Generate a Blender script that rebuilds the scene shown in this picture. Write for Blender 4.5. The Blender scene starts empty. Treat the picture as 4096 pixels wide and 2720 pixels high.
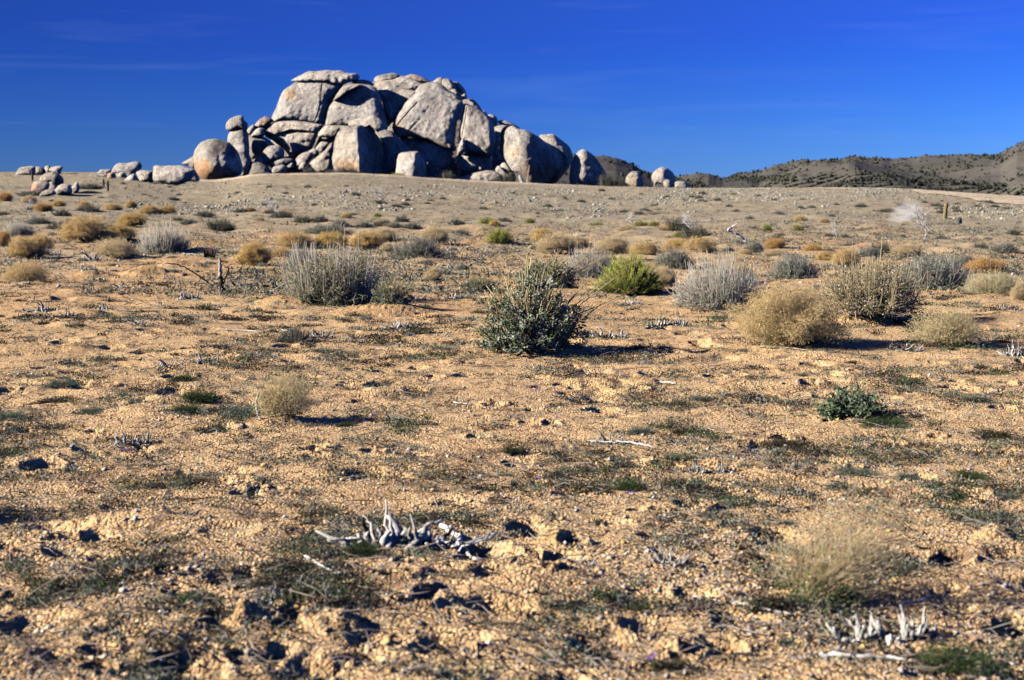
import bpy, math, numpy as np
from mathutils import Vector
# ------------------------------------------------------------------ camera, sky, sun, exposure
SC = bpy.context.scene
COL = SC.collection
F = 5626.0                      # focal length in photograph pixels (4096 wide)
CX, CY, HZ = 2048.0, 1360.0, 763.0
EYE = 1.5
PITCH = math.atan((CY - HZ) / F)
cam = bpy.data.cameras.new('camera')
cam.sensor_width = 36.0
cam.lens = F / 4096.0 * 36.0
cam.clip_start = 0.1
cam.clip_end = 20000
cam.dof.use_dof = True
cam.dof.focus_distance = 13.5
cam.dof.aperture_fstop = 3.8
camo = bpy.data.objects.new('camera', cam)
COL.objects.link(camo)
camo.location = (0, 0, EYE)
camo.rotation_euler = (math.pi / 2 - PITCH, 0, 0)
SC.camera = camo
SC.view_settings.view_transform = 'Standard'
SC.view_settings.look = 'None'
SC.view_settings.gamma = 1
SC.view_settings.exposure = 1.25
SC.cycles.max_bounces = 4; SC.cycles.diffuse_bounces = 0; SC.cycles.transmission_bounces = 2; SC.cycles.volume_bounces = 1
SUN_EL = math.radians(25)
SUN_AZ = math.radians(188)      # direction to the sun in the XY plane: from the left, almost square to the view
sun_dir = Vector((math.cos(SUN_AZ) * math.cos(SUN_EL), math.sin(SUN_AZ) * math.cos(SUN_EL), math.sin(SUN_EL)))
sl = bpy.data.lights.new('sun', 'SUN')
sl.energy = 5.0
sl.angle = math.radians(0.53)
sl.color = (1.0, 0.955, 0.87)
so = bpy.data.objects.new('sun', sl)
COL.objects.link(so)
so.rotation_euler = sun_dir.to_track_quat('Z', 'Y').to_euler()
world = bpy.data.worlds.new('World')
SC.world = world
world.use_nodes = True
wn = world.node_tree
wn.nodes.clear()
def wnode(t, **k):
    n = wn.nodes.new(t)
    for a, b in k.items(): setattr(n, a, b)
    return n
out = wnode('ShaderNodeOutputWorld'); bg = wnode('ShaderNodeBackground')
sky = wnode('ShaderNodeTexSky', sky_type='NISHITA', sun_disc=False)
sky.sun_elevation = SUN_EL
sky.sun_rotation = math.pi / 2 - SUN_AZ
sky.altitude = 1500; sky.air_density = 0.9; sky.dust_density = 0.0; sky.ozone_density = 4.0
bg.inputs[1].default_value = 0.05
hs = wnode('ShaderNodeHueSaturation'); hs.inputs['Saturation'].default_value = 1.0
hs.inputs['Value'].default_value = 1.0
# polarised sky: deeper blue towards the sun side
tc = wnode('ShaderNodeTexCoord'); sep = wnode('ShaderNodeSeparateXYZ')
wn.links.new(tc.outputs['Generated'], sep.inputs[0])
mr = wnode('ShaderNodeMapRange'); mr.inputs['From Min'].default_value = -0.4; mr.inputs['From Max'].default_value = 0.4
mr.inputs['To Min'].default_value = 0.64; mr.inputs['To Max'].default_value = 1.40
wn.links.new(sep.outputs[0], mr.inputs['Value'])
mul = wnode('ShaderNodeVectorMath', operation='SCALE')
tn = wnode('ShaderNodeSeparateColor'); cb = wnode('ShaderNodeCombineColor')
wn.links.new(sky.outputs[0], tn.inputs[0])
for i_, (g_, p_) in enumerate(((0.046, 1.73), (0.088, 1.73), (0.90, 1.0))):      # deep blue of dry high desert air
    pw_ = wnode('ShaderNodeMath', operation='POWER'); pw_.inputs[1].default_value = p_; ml_ = wnode('ShaderNodeMath', operation='MULTIPLY'); ml_.inputs[1].default_value = g_
    wn.links.new(tn.outputs[i_], pw_.inputs[0]); wn.links.new(pw_.outputs[0], ml_.inputs[0]); wn.links.new(ml_.outputs[0], cb.inputs[i_])
bm_ = wnode('ShaderNodeVectorMath', operation='SCALE'); cv_ = wnode('ShaderNodeCombineXYZ')
for i_, f_ in enumerate((0.035, 0.15, 0.90)):
    mm_ = wnode('ShaderNodeMath', operation='MULTIPLY'); mm_.inputs[1].default_value = f_; wn.links.new(tn.outputs[2], mm_.inputs[0]); wn.links.new(mm_.outputs[0], cv_.inputs[i_])
mxv = wnode('ShaderNodeVectorMath', operation='MAXIMUM'); wn.links.new(cb.outputs[0], mxv.inputs[0]); wn.links.new(cv_.outputs[0], mxv.inputs[1])
wn.links.new(mxv.outputs[0], hs.inputs['Color']); wn.links.new(hs.outputs[0], mul.inputs[0]); wn.links.new(mr.outputs[0], mul.inputs['Scale'])
# faint wisps of cirrus
mp = wnode('ShaderNodeMapping'); mp.inputs['Scale'].default_value = (2.2, 2.0, 26.0); mp.inputs['Rotation'].default_value = (0, math.radians(-6), 0)
wn.links.new(tc.outputs['Generated'], mp.inputs[0])
nz = wnode('ShaderNodeTexNoise'); nz.inputs['Scale'].default_value = 2.3; nz.inputs['Detail'].default_value = 6; nz.inputs['Distortion'].default_value = 0.6
wn.links.new(mp.outputs[0], nz.inputs['Vector'])
cr = wnode('ShaderNodeMapRange'); cr.inputs['From Min'].default_value = 0.56; cr.inputs['From Max'].default_value = 0.80; cr.inputs['To Max'].default_value = 0.08
wn.links.new(nz.outputs[0], cr.inputs['Value'])
mx = wnode('ShaderNodeMixRGB'); mx.inputs[2].default_value = (3.2, 4.4, 8.0, 1)
wn.links.new(cr.outputs[0], mx.inputs[0]); wn.links.new(mul.outputs[0], mx.inputs[1])
wn.links.new(mx.outputs[0], bg.inputs[0]); wn.links.new(bg.outputs[0], out.inputs[0])

# ------------------------------------------------------------------ numeric helpers
S = 4096.0 / 2361.0             # overview pixels -> photograph pixels
_rs = np.random.RandomState(7)
_P = _rs.permutation(1024).astype(np.int32); _P = np.concatenate([_P, _P, _P])
_G2 = np.stack([np.cos(np.arange(1024) * 2.399963), np.sin(np.arange(1024) * 2.399963)], 1).astype(np.float32)
_g = _rs.normal(size=(1024, 3)); _G3 = (_g / np.linalg.norm(_g, axis=1)[:, None]).astype(np.float32)
def noise2(x, y, seed=0):
    x = np.asarray(x, dtype=np.float64) + seed * 37.17; y = np.asarray(y, dtype=np.float64) + seed * 11.71
    xi = np.floor(x).astype(np.int64); yi = np.floor(y).astype(np.int64)
    xf = (x - xi).astype(np.float32); yf = (y - yi).astype(np.float32)
    u = xf * xf * xf * (xf * (xf * 6 - 15) + 10); v = yf * yf * yf * (yf * (yf * 6 - 15) + 10)
    def g(a, b, fx, fy):
        h = _P[(_P[(xi + a) & 1023] + ((yi + b) & 1023))]
        gr = _G2[h]; return gr[..., 0] * fx + gr[..., 1] * fy
    n0 = g(0, 0, xf, yf); n1 = g(1, 0, xf - 1, yf); n2 = g(0, 1, xf, yf - 1); n3 = g(1, 1, xf - 1, yf - 1)
    a = n0 + u * (n1 - n0); b = n2 + u * (n3 - n2)
    return (a + v * (b - a)) * 1.4
def noise3(p, seed=0):
    p = np.asarray(p, dtype=np.float64) + seed * 17.3
    i = np.floor(p).astype(np.int64); f = p - i
    w = f * f * f * (f * (f * 6 - 15) + 10)
    r = 0
    for a in (0, 1):
        for b in (0, 1):
            for c in (0, 1):
                h = _P[_P[_P[(i[..., 0] + a) & 1023] + ((i[..., 1] + b) & 1023)] + ((i[..., 2] + c) & 1023)]
                gr = _G3[h & 1023]
                d = gr[..., 0] * (f[..., 0] - a) + gr[..., 1] * (f[..., 1] - b) + gr[..., 2] * (f[..., 2] - c)
                r = r + d * (w[..., 0] if a else 1 - w[..., 0]) * (w[..., 1] if b else 1 - w[..., 1]) * (w[..., 2] if c else 1 - w[..., 2])
    return r * 1.5
def sstep(a, b, x):
    t = np.clip((x - a) / (b - a), 0, 1); return t * t * (3 - 2 * t)
cp, sp = math.cos(PITCH), math.sin(PITCH)
def ray(px, py):
    """direction of a photograph pixel, scaled so that its forward (Y) part is 1"""
    u = (np.asarray(px, dtype=float) - CX) / F; v = (CY - np.asarray(py, dtype=float)) / F
    y = cp + v * sp; z = -sp + v * cp
    return u / y, z / y
# ------------------------------------------------------------------ terrain height
_cr = [(0, 692), (430, 693), (560, 706), (700, 721), (860, 724), (930, 716), (1000, 704), (1060, 699), (1210, 699), (1390, 699), (1600, 708), (1750, 717), (2050, 732), (2430, 749), (2780, 755), (3100, 752), (3470, 752), (3750, 766), (4096, 788)]
_ct = np.array([ray(a, b)[0] for a, b in _cr]); _cz = np.array([EYE + ray(a, b)[1] * 130 for a, b in _cr])
def base_h(x, y):
    yy = np.maximum(y, 0.01)
    t = np.clip(x / yy, -2, 2)
    zc = np.interp(t, _ct, _cz)
    zc = np.where(y > 0, zc, 2.0)
    r = np.maximum(y, 0)
    s = sstep(22, 130, r)
    z = zc * s
    z = z - np.maximum(r - 131, 0) * 0.035 * sstep(131, 150, r)
    return np.maximum(z, -22)
PITS = []     # x, y, rx, ry, depth, seed   (dug hollows)
MOUNDS = []   # x, y, rx, ry, height
def mid_h(x, y):
    r = np.sqrt(x * x + y * y)
    far = sstep(20, 90, r) * (1 - 0.75 * sstep(100, 130, r))
    h = noise2(x / 5.0, y / 5.0, 1) * 0.07
    h = h + noise2(x / 1.4, y / 1.7, 2) * 0.035 * (1 - 0.6 * far)
    h = h + noise2(x / 16.0, y / 9.0, 3) * 0.28 * far
    h = h + noise2(x / 0.45, y / 0.45, 4) * 0.016
    return h
def fine_h(x, y):
    r = np.sqrt(x * x + y * y)
    k = noise2(x / 2.3, y / 2.3, 9) * 0.5 + 0.6
    k = k * (0.45 + 0.55 * sstep(5, 11, r))
    h = np.abs(noise2(x / 0.2, y / 0.2, 5)) * 0.012 * k
    h = h + noise2(x / 0.085, y / 0.085, 6) * 0.006 * k
    h = h + np.maximum(noise2(x / 0.034, y / 0.034, 8), -0.1) * 0.004
    h = h + np.maximum(noise2(x / 0.8, y / 0.5, 10) - 0.32, 0) * 0.12 * sstep(60, 25, r)
    h = h + np.maximum(noise2(x / 1.6, y / 0.9, 12) - 0.2, 0) * 0.22 * sstep(14, 35, r) * sstep(125, 80, r)
    return h
def apply_feature(x, y, f):
    fx, fy, rx, ry, a, k, sd = f
    dx = (x - fx) / rx; dy = (y - fy) / ry
    q = np.sqrt(dx * dx + dy * dy) * (1 + 0.28 * noise2(dx * 1.3 + sd, dy * 1.3 - sd, 21))
    if k == 'pit':
        rim = np.exp(-((q - 1.15) / 0.22) ** 2) * 0.12 * a * (0.6 + 0.8 * (dx > 0))
        return -a * (1 - sstep(0.5, 1.0, q)) + rim
    m = np.maximum(0, 1 - q * q)
    return a * m ** 1.2 + np.where(m > 0, np.abs(noise2(x / 0.07, y / 0.07, 22)) * 0.05 * np.sqrt(m) * min(1, a * 6), 0)
FEATS = []
def H(x, y, fine=False):
    x = np.asarray(x, dtype=float); y = np.asarray(y, dtype=float)
    h = base_h(x, y) + mid_h(x, y)
    h = np.array(h, dtype=float)
    for f in FEATS:
        m = (np.abs(x - f[0]) < 1.9 * f[2]) & (np.abs(y - f[1]) < 1.9 * f[3])
        if m.any():
            if h.ndim: h[m] += apply_feature(x[m], y[m], f)
            else: h = h + apply_feature(x, y, f)
    if fine: h = h + fine_h(x, y)
    return h
_Ys = np.exp(np.linspace(math.log(2.5), math.log(135), 1500))
def hit(px, py):
    """where the ray of an overview pixel meets the ground"""
    tx, tz = ray(px * S, py * S)
    ys = _Ys
    d = EYE + tz * ys - H(tx * ys, ys)
    k = np.argmax(d < 0)
    if d[k] >= 0: k = len(ys) - 1
    lo, hi = ys[max(k - 1, 0)], ys[k]
    yy = 0.5 * (lo + hi)
    x = float(tx * yy); return x, float(yy), float(H(x, yy))
def mpp(Y):   # metres per overview pixel at distance Y
    return Y / F * S * 1.003

# ------------------------------------------------------------------ mesh helpers
class MB:
    def __init__(s): s.v = []; s.q = []; s.t = []; s.c = []; s.n = 0
    def add(s, v, q=None, t=None, c=(1, 1, 1)):
        v = np.asarray(v, dtype=np.float32).reshape(-1, 3)
        c = np.asarray(c, dtype=np.float32)
        if c.ndim == 1: c = np.broadcast_to(c, (len(v), 3))
        s.v.append(v); s.c.append(c)
        if q is not None and len(q): s.q.append(np.asarray(q, dtype=np.int64).reshape(-1, 4) + s.n)
        if t is not None and len(t): s.t.append(np.asarray(t, dtype=np.int64).reshape(-1, 3) + s.n)
        s.n += len(v)
    def mesh(s, name, mat, smooth=False):
        me = bpy.data.meshes.new(name)
        v = np.concatenate(s.v); c = np.concatenate(s.c)
        q = np.concatenate(s.q) if s.q else np.zeros((0, 4), np.int64); t = np.concatenate(s.t) if s.t else np.zeros((0, 3), np.int64)
        me.vertices.add(len(v)); me.vertices.foreach_set('co', v.ravel())
        li = np.concatenate([q.ravel(), t.ravel()]).astype(np.int32)
        me.loops.add(len(li)); me.loops.foreach_set('vertex_index', li)
        tot = np.concatenate([np.full(len(q), 4), np.full(len(t), 3)]).astype(np.int32)
        st = np.concatenate([[0], np.cumsum(tot)[:-1]]).astype(np.int32)
        me.polygons.add(len(tot)); me.polygons.foreach_set('loop_start', st); me.polygons.foreach_set('loop_total', tot)
        if smooth: me.polygons.foreach_set('use_smooth', np.ones(len(tot), dtype=bool))
        ca = me.attributes.new('tint', 'FLOAT_COLOR', 'POINT')
        ca.data.foreach_set('color', np.concatenate([c, np.ones((len(c), 1), np.float32)], 1).ravel())
        me.update(); me.validate(clean_customdata=False)
        me.materials.append(mat)
        return me
    def obj(s, name, mat, parent=None, smooth=False):
        o = bpy.data.objects.new(name, s.mesh(name, mat, smooth)); COL.objects.link(o)
        if parent is not None: o.parent = parent
        return o
def tag(o, label=None, cat=None, group=None, kind=None):
    if label: o['label'] = label
    if cat: o['category'] = cat
    if group: o['group'] = group
    if kind: o['kind'] = kind
    return o
def empty(name, loc=(0, 0, 0), rz=0):
    o = bpy.data.objects.new(name, None); COL.objects.link(o); o.location = loc; o.rotation_euler = (0, 0, rz); o.empty_display_size = 0.1
    return o
def copy_tree(o, parent=None):
    c = o.copy(); COL.objects.link(c); c.parent = parent
    for ch in list(o.children): copy_tree(ch, c)
    return c
def unit(a): return a / np.maximum(np.linalg.norm(a, axis=-1, keepdims=True), 1e-9)
def tubes(mb, P, R, col, sides=3):
    """P (N,K,3) paths, R (N,K) radii, col (3) or (N,3) or (N,K,3)"""
    P = np.asarray(P, float); N, K, _ = P.shape
    R = np.broadcast_to(np.asarray(R, float), (N, K))
    T = np.empty_like(P); T[:, 1:-1] = P[:, 2:] - P[:, :-2]; T[:, 0] = P[:, 1] - P[:, 0]; T[:, -1] = P[:, -1] - P[:, -2]
    T = unit(T)
    ref = np.where(np.abs(T[:, :1, 2:3]) > 0.8, np.array([1.0, 0, 0]), np.array([0, 0, 1.0]))
    A = unit(np.cross(T, np.broadcast_to(ref, T.shape))); B = np.cross(T, A)
    an = np.arange(sides) * 2 * math.pi / sides
    V = P[:, :, None, :] + R[:, :, None, None] * (A[:, :, None, :] * np.cos(an)[None, None, :, None] + B[:, :, None, :] * np.sin(an)[None, None, :, None])
    col = np.asarray(col, float)
    if col.ndim == 1: C = np.broadcast_to(col, (N, K, sides, 3))
    elif col.ndim == 2: C = np.broadcast_to(col[:, None, None, :], (N, K, sides, 3))
    else: C = np.broadcast_to(col[:, :, None, :], (N, K, sides, 3))
    idx = np.arange(N * K * sides).reshape(N, K, sides); nx = np.roll(idx, -1, axis=2)
    q = np.stack([idx[:, :-1], nx[:, :-1], nx[:, 1:], idx[:, 1:]], -1).reshape(-1, 4)
    tt = None
    if sides == 3: tt = idx[:, -1, :].reshape(-1, 3)
    elif K > 2: 
        cap = idx[:, -1, :]
        tt = np.concatenate([np.stack([cap[:, 0], cap[:, i], cap[:, i + 1]], -1) for i in range(1, sides - 1)])
    mb.add(V.reshape(-1, 3), q=q, t=tt, c=C.reshape(-1, 3))
def leaves(mb, rng, P, size, col, up=0.3, asp=0.5):
    """small folded leaf faces at P (N,3)"""
    N = len(P); size = np.broadcast_to(np.asarray(size, float), (N,))[:, None]
    a = unit(rng.normal(size=(N, 3)) + np.array([0, 0, up])); b = unit(np.cross(a, rng.normal(size=(N, 3)))); n = np.cross(a, b)
    v0 = P - a * size * 0.5; v2 = P + a * size * 0.5; v1 = P + b * size * asp * 0.5 + n * size * 0.12; v3 = P - b * size * asp * 0.5 + n * size * 0.12
    V = np.stack([v0, v1, v2, v3], 1).reshape(-1, 3)
    i = np.arange(N)[:, None] * 4
    col = np.asarray(col, float)
    if col.ndim == 1: col = np.broadcast_to(col, (N, 3))
    C = np.repeat(col, 4, axis=0)
    mb.add(V, t=np.concatenate([i + [0, 1, 2], i + [0, 2, 3]]), c=C)
def vary(rng, n, col, s=0.15, hue=0.05):
    col = np.asarray(col, float)
    return np.clip(col * (1 + rng.normal(size=(n, 1)) * s) * (1 + rng.normal(size=(n, 3)) * hue), 0.004, 0.95)

# ------------------------------------------------------------------ materials
def new_mat(name):
    m = bpy.data.materials.new(name); m.use_nodes = True; nt = m.node_tree; nt.nodes.clear()
    o = nt.nodes.new('ShaderNodeOutputMaterial'); b = nt.nodes.new('ShaderNodeBsdfPrincipled')
    nt.links.new(b.outputs[0], o.inputs[0]); b.inputs['Roughness'].default_value = 0.9; b.inputs['Specular IOR Level'].default_value = 0.15
    return m, nt, b, o
def nd(nt, t, **k):
    n = nt.nodes.new(t)
    for a, v in k.items():
        if a in n.inputs.keys() if hasattr(n.inputs, 'keys') else False: n.inputs[a].default_value = v
        else: setattr(n, a, v)
    return n
def noise_node(nt, vec, scale, detail=4, rough=0.55, dist=0):
    n = nt.nodes.new('ShaderNodeTexNoise'); n.inputs['Scale'].default_value = scale; n.inputs['Detail'].default_value = detail
    n.inputs['Roughness'].default_value = rough; n.inputs['Distortion'].default_value = dist
    nt.links.new(vec, n.inputs['Vector']); return n.outputs[0]
def ramp(nt, fac, stops):
    r = nt.nodes.new('ShaderNodeValToRGB'); e = r.color_ramp.elements
    while len(e) < len(stops): e.new(0.5)
    for el, (p, c) in zip(e, stops): el.position = p; el.color = (*c, 1) if len(c) == 3 else c
    nt.links.new(fac, r.inputs[0]); return r.outputs[0]
def mixc(nt, fac, a, b, mode='MIX'):
    m = nt.nodes.new('ShaderNodeMixRGB'); m.blend_type = mode
    for s, v in zip(m.inputs, (fac, a, b)):
        if isinstance(v, (int, float)): s.default_value = v
        elif isinstance(v, tuple): s.default_value = (*v, 1)
        else: nt.links.new(v, s)
    return m.outputs[0]
def mapr(nt, v, a, b, c=0.0, d=1.0):
    m = nt.nodes.new('ShaderNodeMapRange')
    for i, x in zip((1, 2, 3, 4), (a, b, c, d)): m.inputs[i].default_value = x
    nt.links.new(v, m.inputs[0]); return m.outputs[0]
def bump(nt, b, h, strength, distance, prev=None):
    m = nt.nodes.new('ShaderNodeBump'); m.inputs['Strength'].default_value = strength; m.inputs['Distance'].default_value = distance
    nt.links.new(h, m.inputs['Height'])
    if prev is not None: nt.links.new(prev, m.inputs['Normal'])
    nt.links.new(m.outputs[0], b.inputs['Normal']); return m.outputs[0]
def attr(nt, name='tint'):
    a = nt.nodes.new('ShaderNodeAttribute'); a.attribute_name = name; return a.outputs['Color']

def plant_mat(name, transl=0.0):
    m, nt, b, o = new_mat(name)
    c = attr(nt)
    g = nt.nodes.new('ShaderNodeNewGeometry')
    f = noise_node(nt, g.outputs['Position'], 14, 3)
    c = mixc(nt, 1.0, c, ramp(nt, f, [(0.3, (0.82, 0.82, 0.82)), (0.7, (1.15, 1.12, 1.05))]), 'MULTIPLY')
    nt.links.new(c, b.inputs['Base Color'])
    if transl:
        t = nt.nodes.new('ShaderNodeBsdfTranslucent'); nt.links.new(c, t.inputs[0])
        ms = nt.nodes.new('ShaderNodeMixShader'); ms.inputs[0].default_value = transl
        nt.links.new(b.outputs[0], ms.inputs[1]); nt.links.new(t.outputs[0], ms.inputs[2]); nt.links.new(ms.outputs[0], o.inputs[0])
    return m
M_leaf = plant_mat('foliage_matte', 0.22)
M_twig = plant_mat('dry_twig', 0.5)
M_wood = plant_mat('weathered_wood')
def ground_mat():
    m, nt, b, o = new_mat('granite_sand')
    g = nt.nodes.new('ShaderNodeNewGeometry'); P = g.outputs['Position']
    sp_ = nt.nodes.new('ShaderNodeSeparateXYZ'); nt.links.new(P, sp_.inputs[0])
    zone = attr(nt)    # soil colour by area (orange decomposed granite near, pinkish pale soil on the slope)
    v = nt.nodes.new('ShaderNodeTexVoronoi'); v.inputs['Scale'].default_value = 75; nt.links.new(P, v.inputs['Vector'])
    s1 = nt.nodes.new('ShaderNodeSeparateColor'); nt.links.new(v.outputs['Color'], s1.inputs[0])
    grain = ramp(nt, s1.outputs[0], [(0.0, (0.62, 0.55, 0.50)), (0.25, (0.86, 0.80, 0.72)), (0.55, (1.05, 1.0, 0.92)), (0.8, (1.22, 1.18, 1.15)), (0.95, (1.5, 1.55, 1.65)), (1.0, (1.15, 0.72, 0.5))])
    c = mixc(nt, 1.0, zone, grain, 'MULTIPLY')
    n1 = noise_node(nt, P, 1.1, 6, 0.65)
    c = mixc(nt, 1.0, c, ramp(nt, n1, [(0.3, (0.80, 0.76, 0.74)), (0.5, (1, 1, 1)), (0.72, (1.12, 1.08, 1.02))]), 'MULTIPLY')
    # dry organic crust: dark reddish brown and grey-green films
    mp = nt.nodes.new('ShaderNodeMapping'); mp.inputs['Scale'].default_value = (1, 1, 1); nt.links.new(P, mp.inputs[0])
    n2 = noise_node(nt, mp.outputs[0], 2.6, 8, 0.72, 0.4)
    c = mixc(nt, mapr(nt, n2, 0.55, 0.61, 0, 0.85), c, (0.12, 0.075, 0.05))
    n3 = noise_node(nt, P, 3.7, 8, 0.72)
    c = mixc(nt, mapr(nt, n3, 0.57, 0.63, 0, 0.6), c, (0.22, 0.21, 0.15))
    n4 = noise_node(nt, P, 9.0, 5, 0.7)
    c = mixc(nt, mapr(nt, n4, 0.63, 0.70, 0, 0.5), c, (0.34, 0.29, 0.24))
    nt.links.new(c, b.inputs['Base Color'])
    n5 = noise_node(nt, P, 45, 4, 0.7)
    mm = nt.nodes.new('ShaderNodeMath'); mm.operation = 'ADD'
    nt.links.new(mapr(nt, v.outputs['Distance'], 0, 0.9, 1, 0), mm.inputs[0]); nt.links.new(n5, mm.inputs[1])
    bump(nt, b, mm.outputs[0], 1.0, 0.009)
    b.inputs['Roughness'].default_value = 0.95; b.inputs['Specular IOR Level'].default_value = 0.05
    return m
M_ground = ground_mat()
def pebble_mat():
    m, nt, b, o = new_mat('granite_pebbles')
    nt.links.new(attr(nt), b.inputs['Base Color']); return m
M_pebble = pebble_mat()
def rock_mat():
    m, nt, b, o = new_mat('weathered_granite')
    g = nt.nodes.new('ShaderNodeNewGeometry'); P = g.outputs['Position']
    oi = nt.nodes.new('ShaderNodeObjectInfo')
    n1 = noise_node(nt, P, 0.32, 7, 0.62, 0.3)
    c = ramp(nt, n1, [(0.30, (0.42, 0.37, 0.31)), (0.45, (0.58, 0.515, 0.43)), (0.58, (0.68, 0.62, 0.54)), (0.75, (0.76, 0.71, 0.64))])
    # grey lichen and desert varnish patches
    mp = nt.nodes.new('ShaderNodeMapping'); mp.inputs['Scale'].default_value = (1.0, 1.0, 0.55); nt.links.new(P, mp.inputs[0])
    n2 = noise_node(nt, mp.outputs[0], 0.62, 9, 0.72, 0.5)
    c = mixc(nt, mapr(nt, n2, 0.48, 0.62, 0, 0.72), c, (0.22, 0.205, 0.19))
    n3 = noise_node(nt, P, 0.9, 6, 0.65)
    c = mixc(nt, mapr(nt, n3, 0.60, 0.72, 0, 0.5), c, (0.55, 0.40, 0.27))
    n4 = noise_node(nt, P, 2.6, 7, 0.85)
    c = mixc(nt, 1.0, c, ramp(nt, n4, [(0.34, (0.46, 0.45, 0.45)), (0.5, (0.94, 0.93, 0.92)), (0.66, (1.25, 1.24, 1.22))]), 'MULTIPLY')
    c = mixc(nt, 1.0, c, ramp(nt, oi.outputs['Random'], [(0, (0.92, 0.92, 0.94)), (1, (1.1, 1.04, 0.98))]), 'MULTIPLY')
    c = mixc(nt, 1.0, c, attr(nt), 'MULTIPLY')
    nt.links.new(c, b.inputs['Base Color'])
    nb = noise_node(nt, P, 1.3, 8, 0.7)
    p = bump(nt, b, nb, 1.0, 0.55)
    nb2 = noise_node(nt, P, 4.2, 5, 0.75)
    bump(nt, b, nb2, 1.0, 0.22, p)
    return m
M_rock = rock_mat()
def simple_mat(name, col, scale=20, var=0.3, rough=0.9, metal=0.0):
    m, nt, b, o = new_mat(name)
    g = nt.nodes.new('ShaderNodeNewGeometry')
    f = noise_node(nt, g.outputs['Position'], scale, 5, 0.65)
    nt.links.new(ramp(nt, f, [(0.3, tuple(x * (1 - var) for x in col)), (0.7, tuple(x * (1 + var) for x in col))]), b.inputs['Base Color'])
    b.inputs['Roughness'].default_value = rough; b.inputs['Metallic'].default_value = metal
    bump(nt, b, f, 0.5, 0.02)
    return m
# ------------------------------------------------------------------ ground: pits, mounds, one polar sheet to the horizon
def add_feat(kind, x, y, w, amp, asp=0.8, dep=None):
    hx, hy, hz_ = hit(x, y); m = mpp(hy) * w / 2
    FEATS_PENDING.append((hx, hy, m, m * asp if dep is None else dep, amp, kind, len(FEATS_PENDING) * 1.7))
FEATS_PENDING = []
for (x, y, w) in [(2200, 1285, 110), (2231, 1146, 110), (1105, 1272, 115), (1230, 1280, 45), (380, 1190, 80), (455, 1197, 50), (530, 1118, 115), (595, 1128, 50), (100, 1080, 110),
                  (250, 1330, 70), (320, 1325, 60), (395, 1325, 70), (430, 1515, 175), (230, 1545, 90), (690, 1405, 150), (960, 1395, 110), (920, 1325, 90), (1065, 1490, 75), (1250, 1325, 85),
                  (1215, 1395, 45), (1600, 1512, 90), (1530, 1505, 80), (50, 1375, 100), (730, 1035, 75), (860, 1040, 60), (410, 870, 75), (540, 875, 65), (1334, 843, 50), (1474, 898, 50),
                  (1385, 920, 60), (1452, 936, 50), (1227, 974, 65), (1270, 978, 45), (1141, 934, 60), (1305, 888, 60), (1377, 1071, 65), (1482, 1068, 45), (1103, 1009, 55), (1471, 1178, 55),
                  (1594, 1168, 100), (1869, 891, 50), (1810, 1009, 60), (2320, 883, 50), (2159, 1006, 45), (2312, 942, 70), (1828, 856, 60), (1971, 1077, 40), (150, 700, 90), (520, 985, 60),
                  (220, 1470, 60), (760, 1540, 90), (1750, 1235, 60), (1320, 1255, 70), (2130, 880, 60), (1000, 870, 50), (880, 860, 60), (330, 780, 60), (150, 790, 80), (1650, 870, 60)]:
    add_feat('pit', x, y, w, 0.07 + 0.08 * min(1, w / 110))
for (x, y, w, a, asp) in [(650, 700, 170, 0.10, 1.2), (880, 722, 270, 0.11, 0.8), (330, 634, 110, 0.10, 1.0), (215, 638, 130, 0.08, 1.0), (430, 612, 120, 0.07, 1.2), (270, 612, 160, 0.05, 1.0), (470, 565, 130, 0.10, 1.2),
                          (1240, 812, 300, 0.07, 0.7), (1980, 745, 150, 0.16, 1.0), (1480, 885, 110, 0.05, 1), (2290, 1255, 120, 0.07, 0.9), (1290, 1250, 120, 0.05, 1), (780, 1450, 160, 0.06, 0.9), (1130, 560, 160, 0.08, 1.2),
                          (640, 975, 150, 0.05, 1), (2090, 660, 110, 0.05, 1.2), (205, 725, 110, 0.06, 1.0), (560, 1425, 100, 0.05, 1), (1850, 800, 120, 0.04, 0.8)]:
    add_feat('mound', x, y, w, a, asp)
rg = np.random.default_rng(11)
for i in range(240):
    py = rg.uniform(1230, 2760); px = rg.uniform(-100, 4200)
    tx, tz = ray(px, py); yy = EYE / max(-tz, 0.02); w = rg.uniform(0.05, 0.15)
    FEATS_PENDING.append((tx * yy, yy, w, w * rg.uniform(0.6, 1.2), rg.uniform(0.02, 0.055) * (1 if i % 10 else 0.5), 'pit' if i % 10 else 'mound', i * 0.77))
for i in range(210):
    py = rg.uniform(960, 1600); px = rg.uniform(-100, 4200)
    tx, tz = ray(px, py); yy = EYE / max(-tz, 0.02); w = rg.uniform(0.06, 0.2)
    FEATS_PENDING.append((tx * yy, yy, w, w * rg.uniform(0.7, 1.6), rg.uniform(0.03, 0.085), 'pit', i * 0.57))
FEATS = FEATS_PENDING

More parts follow.
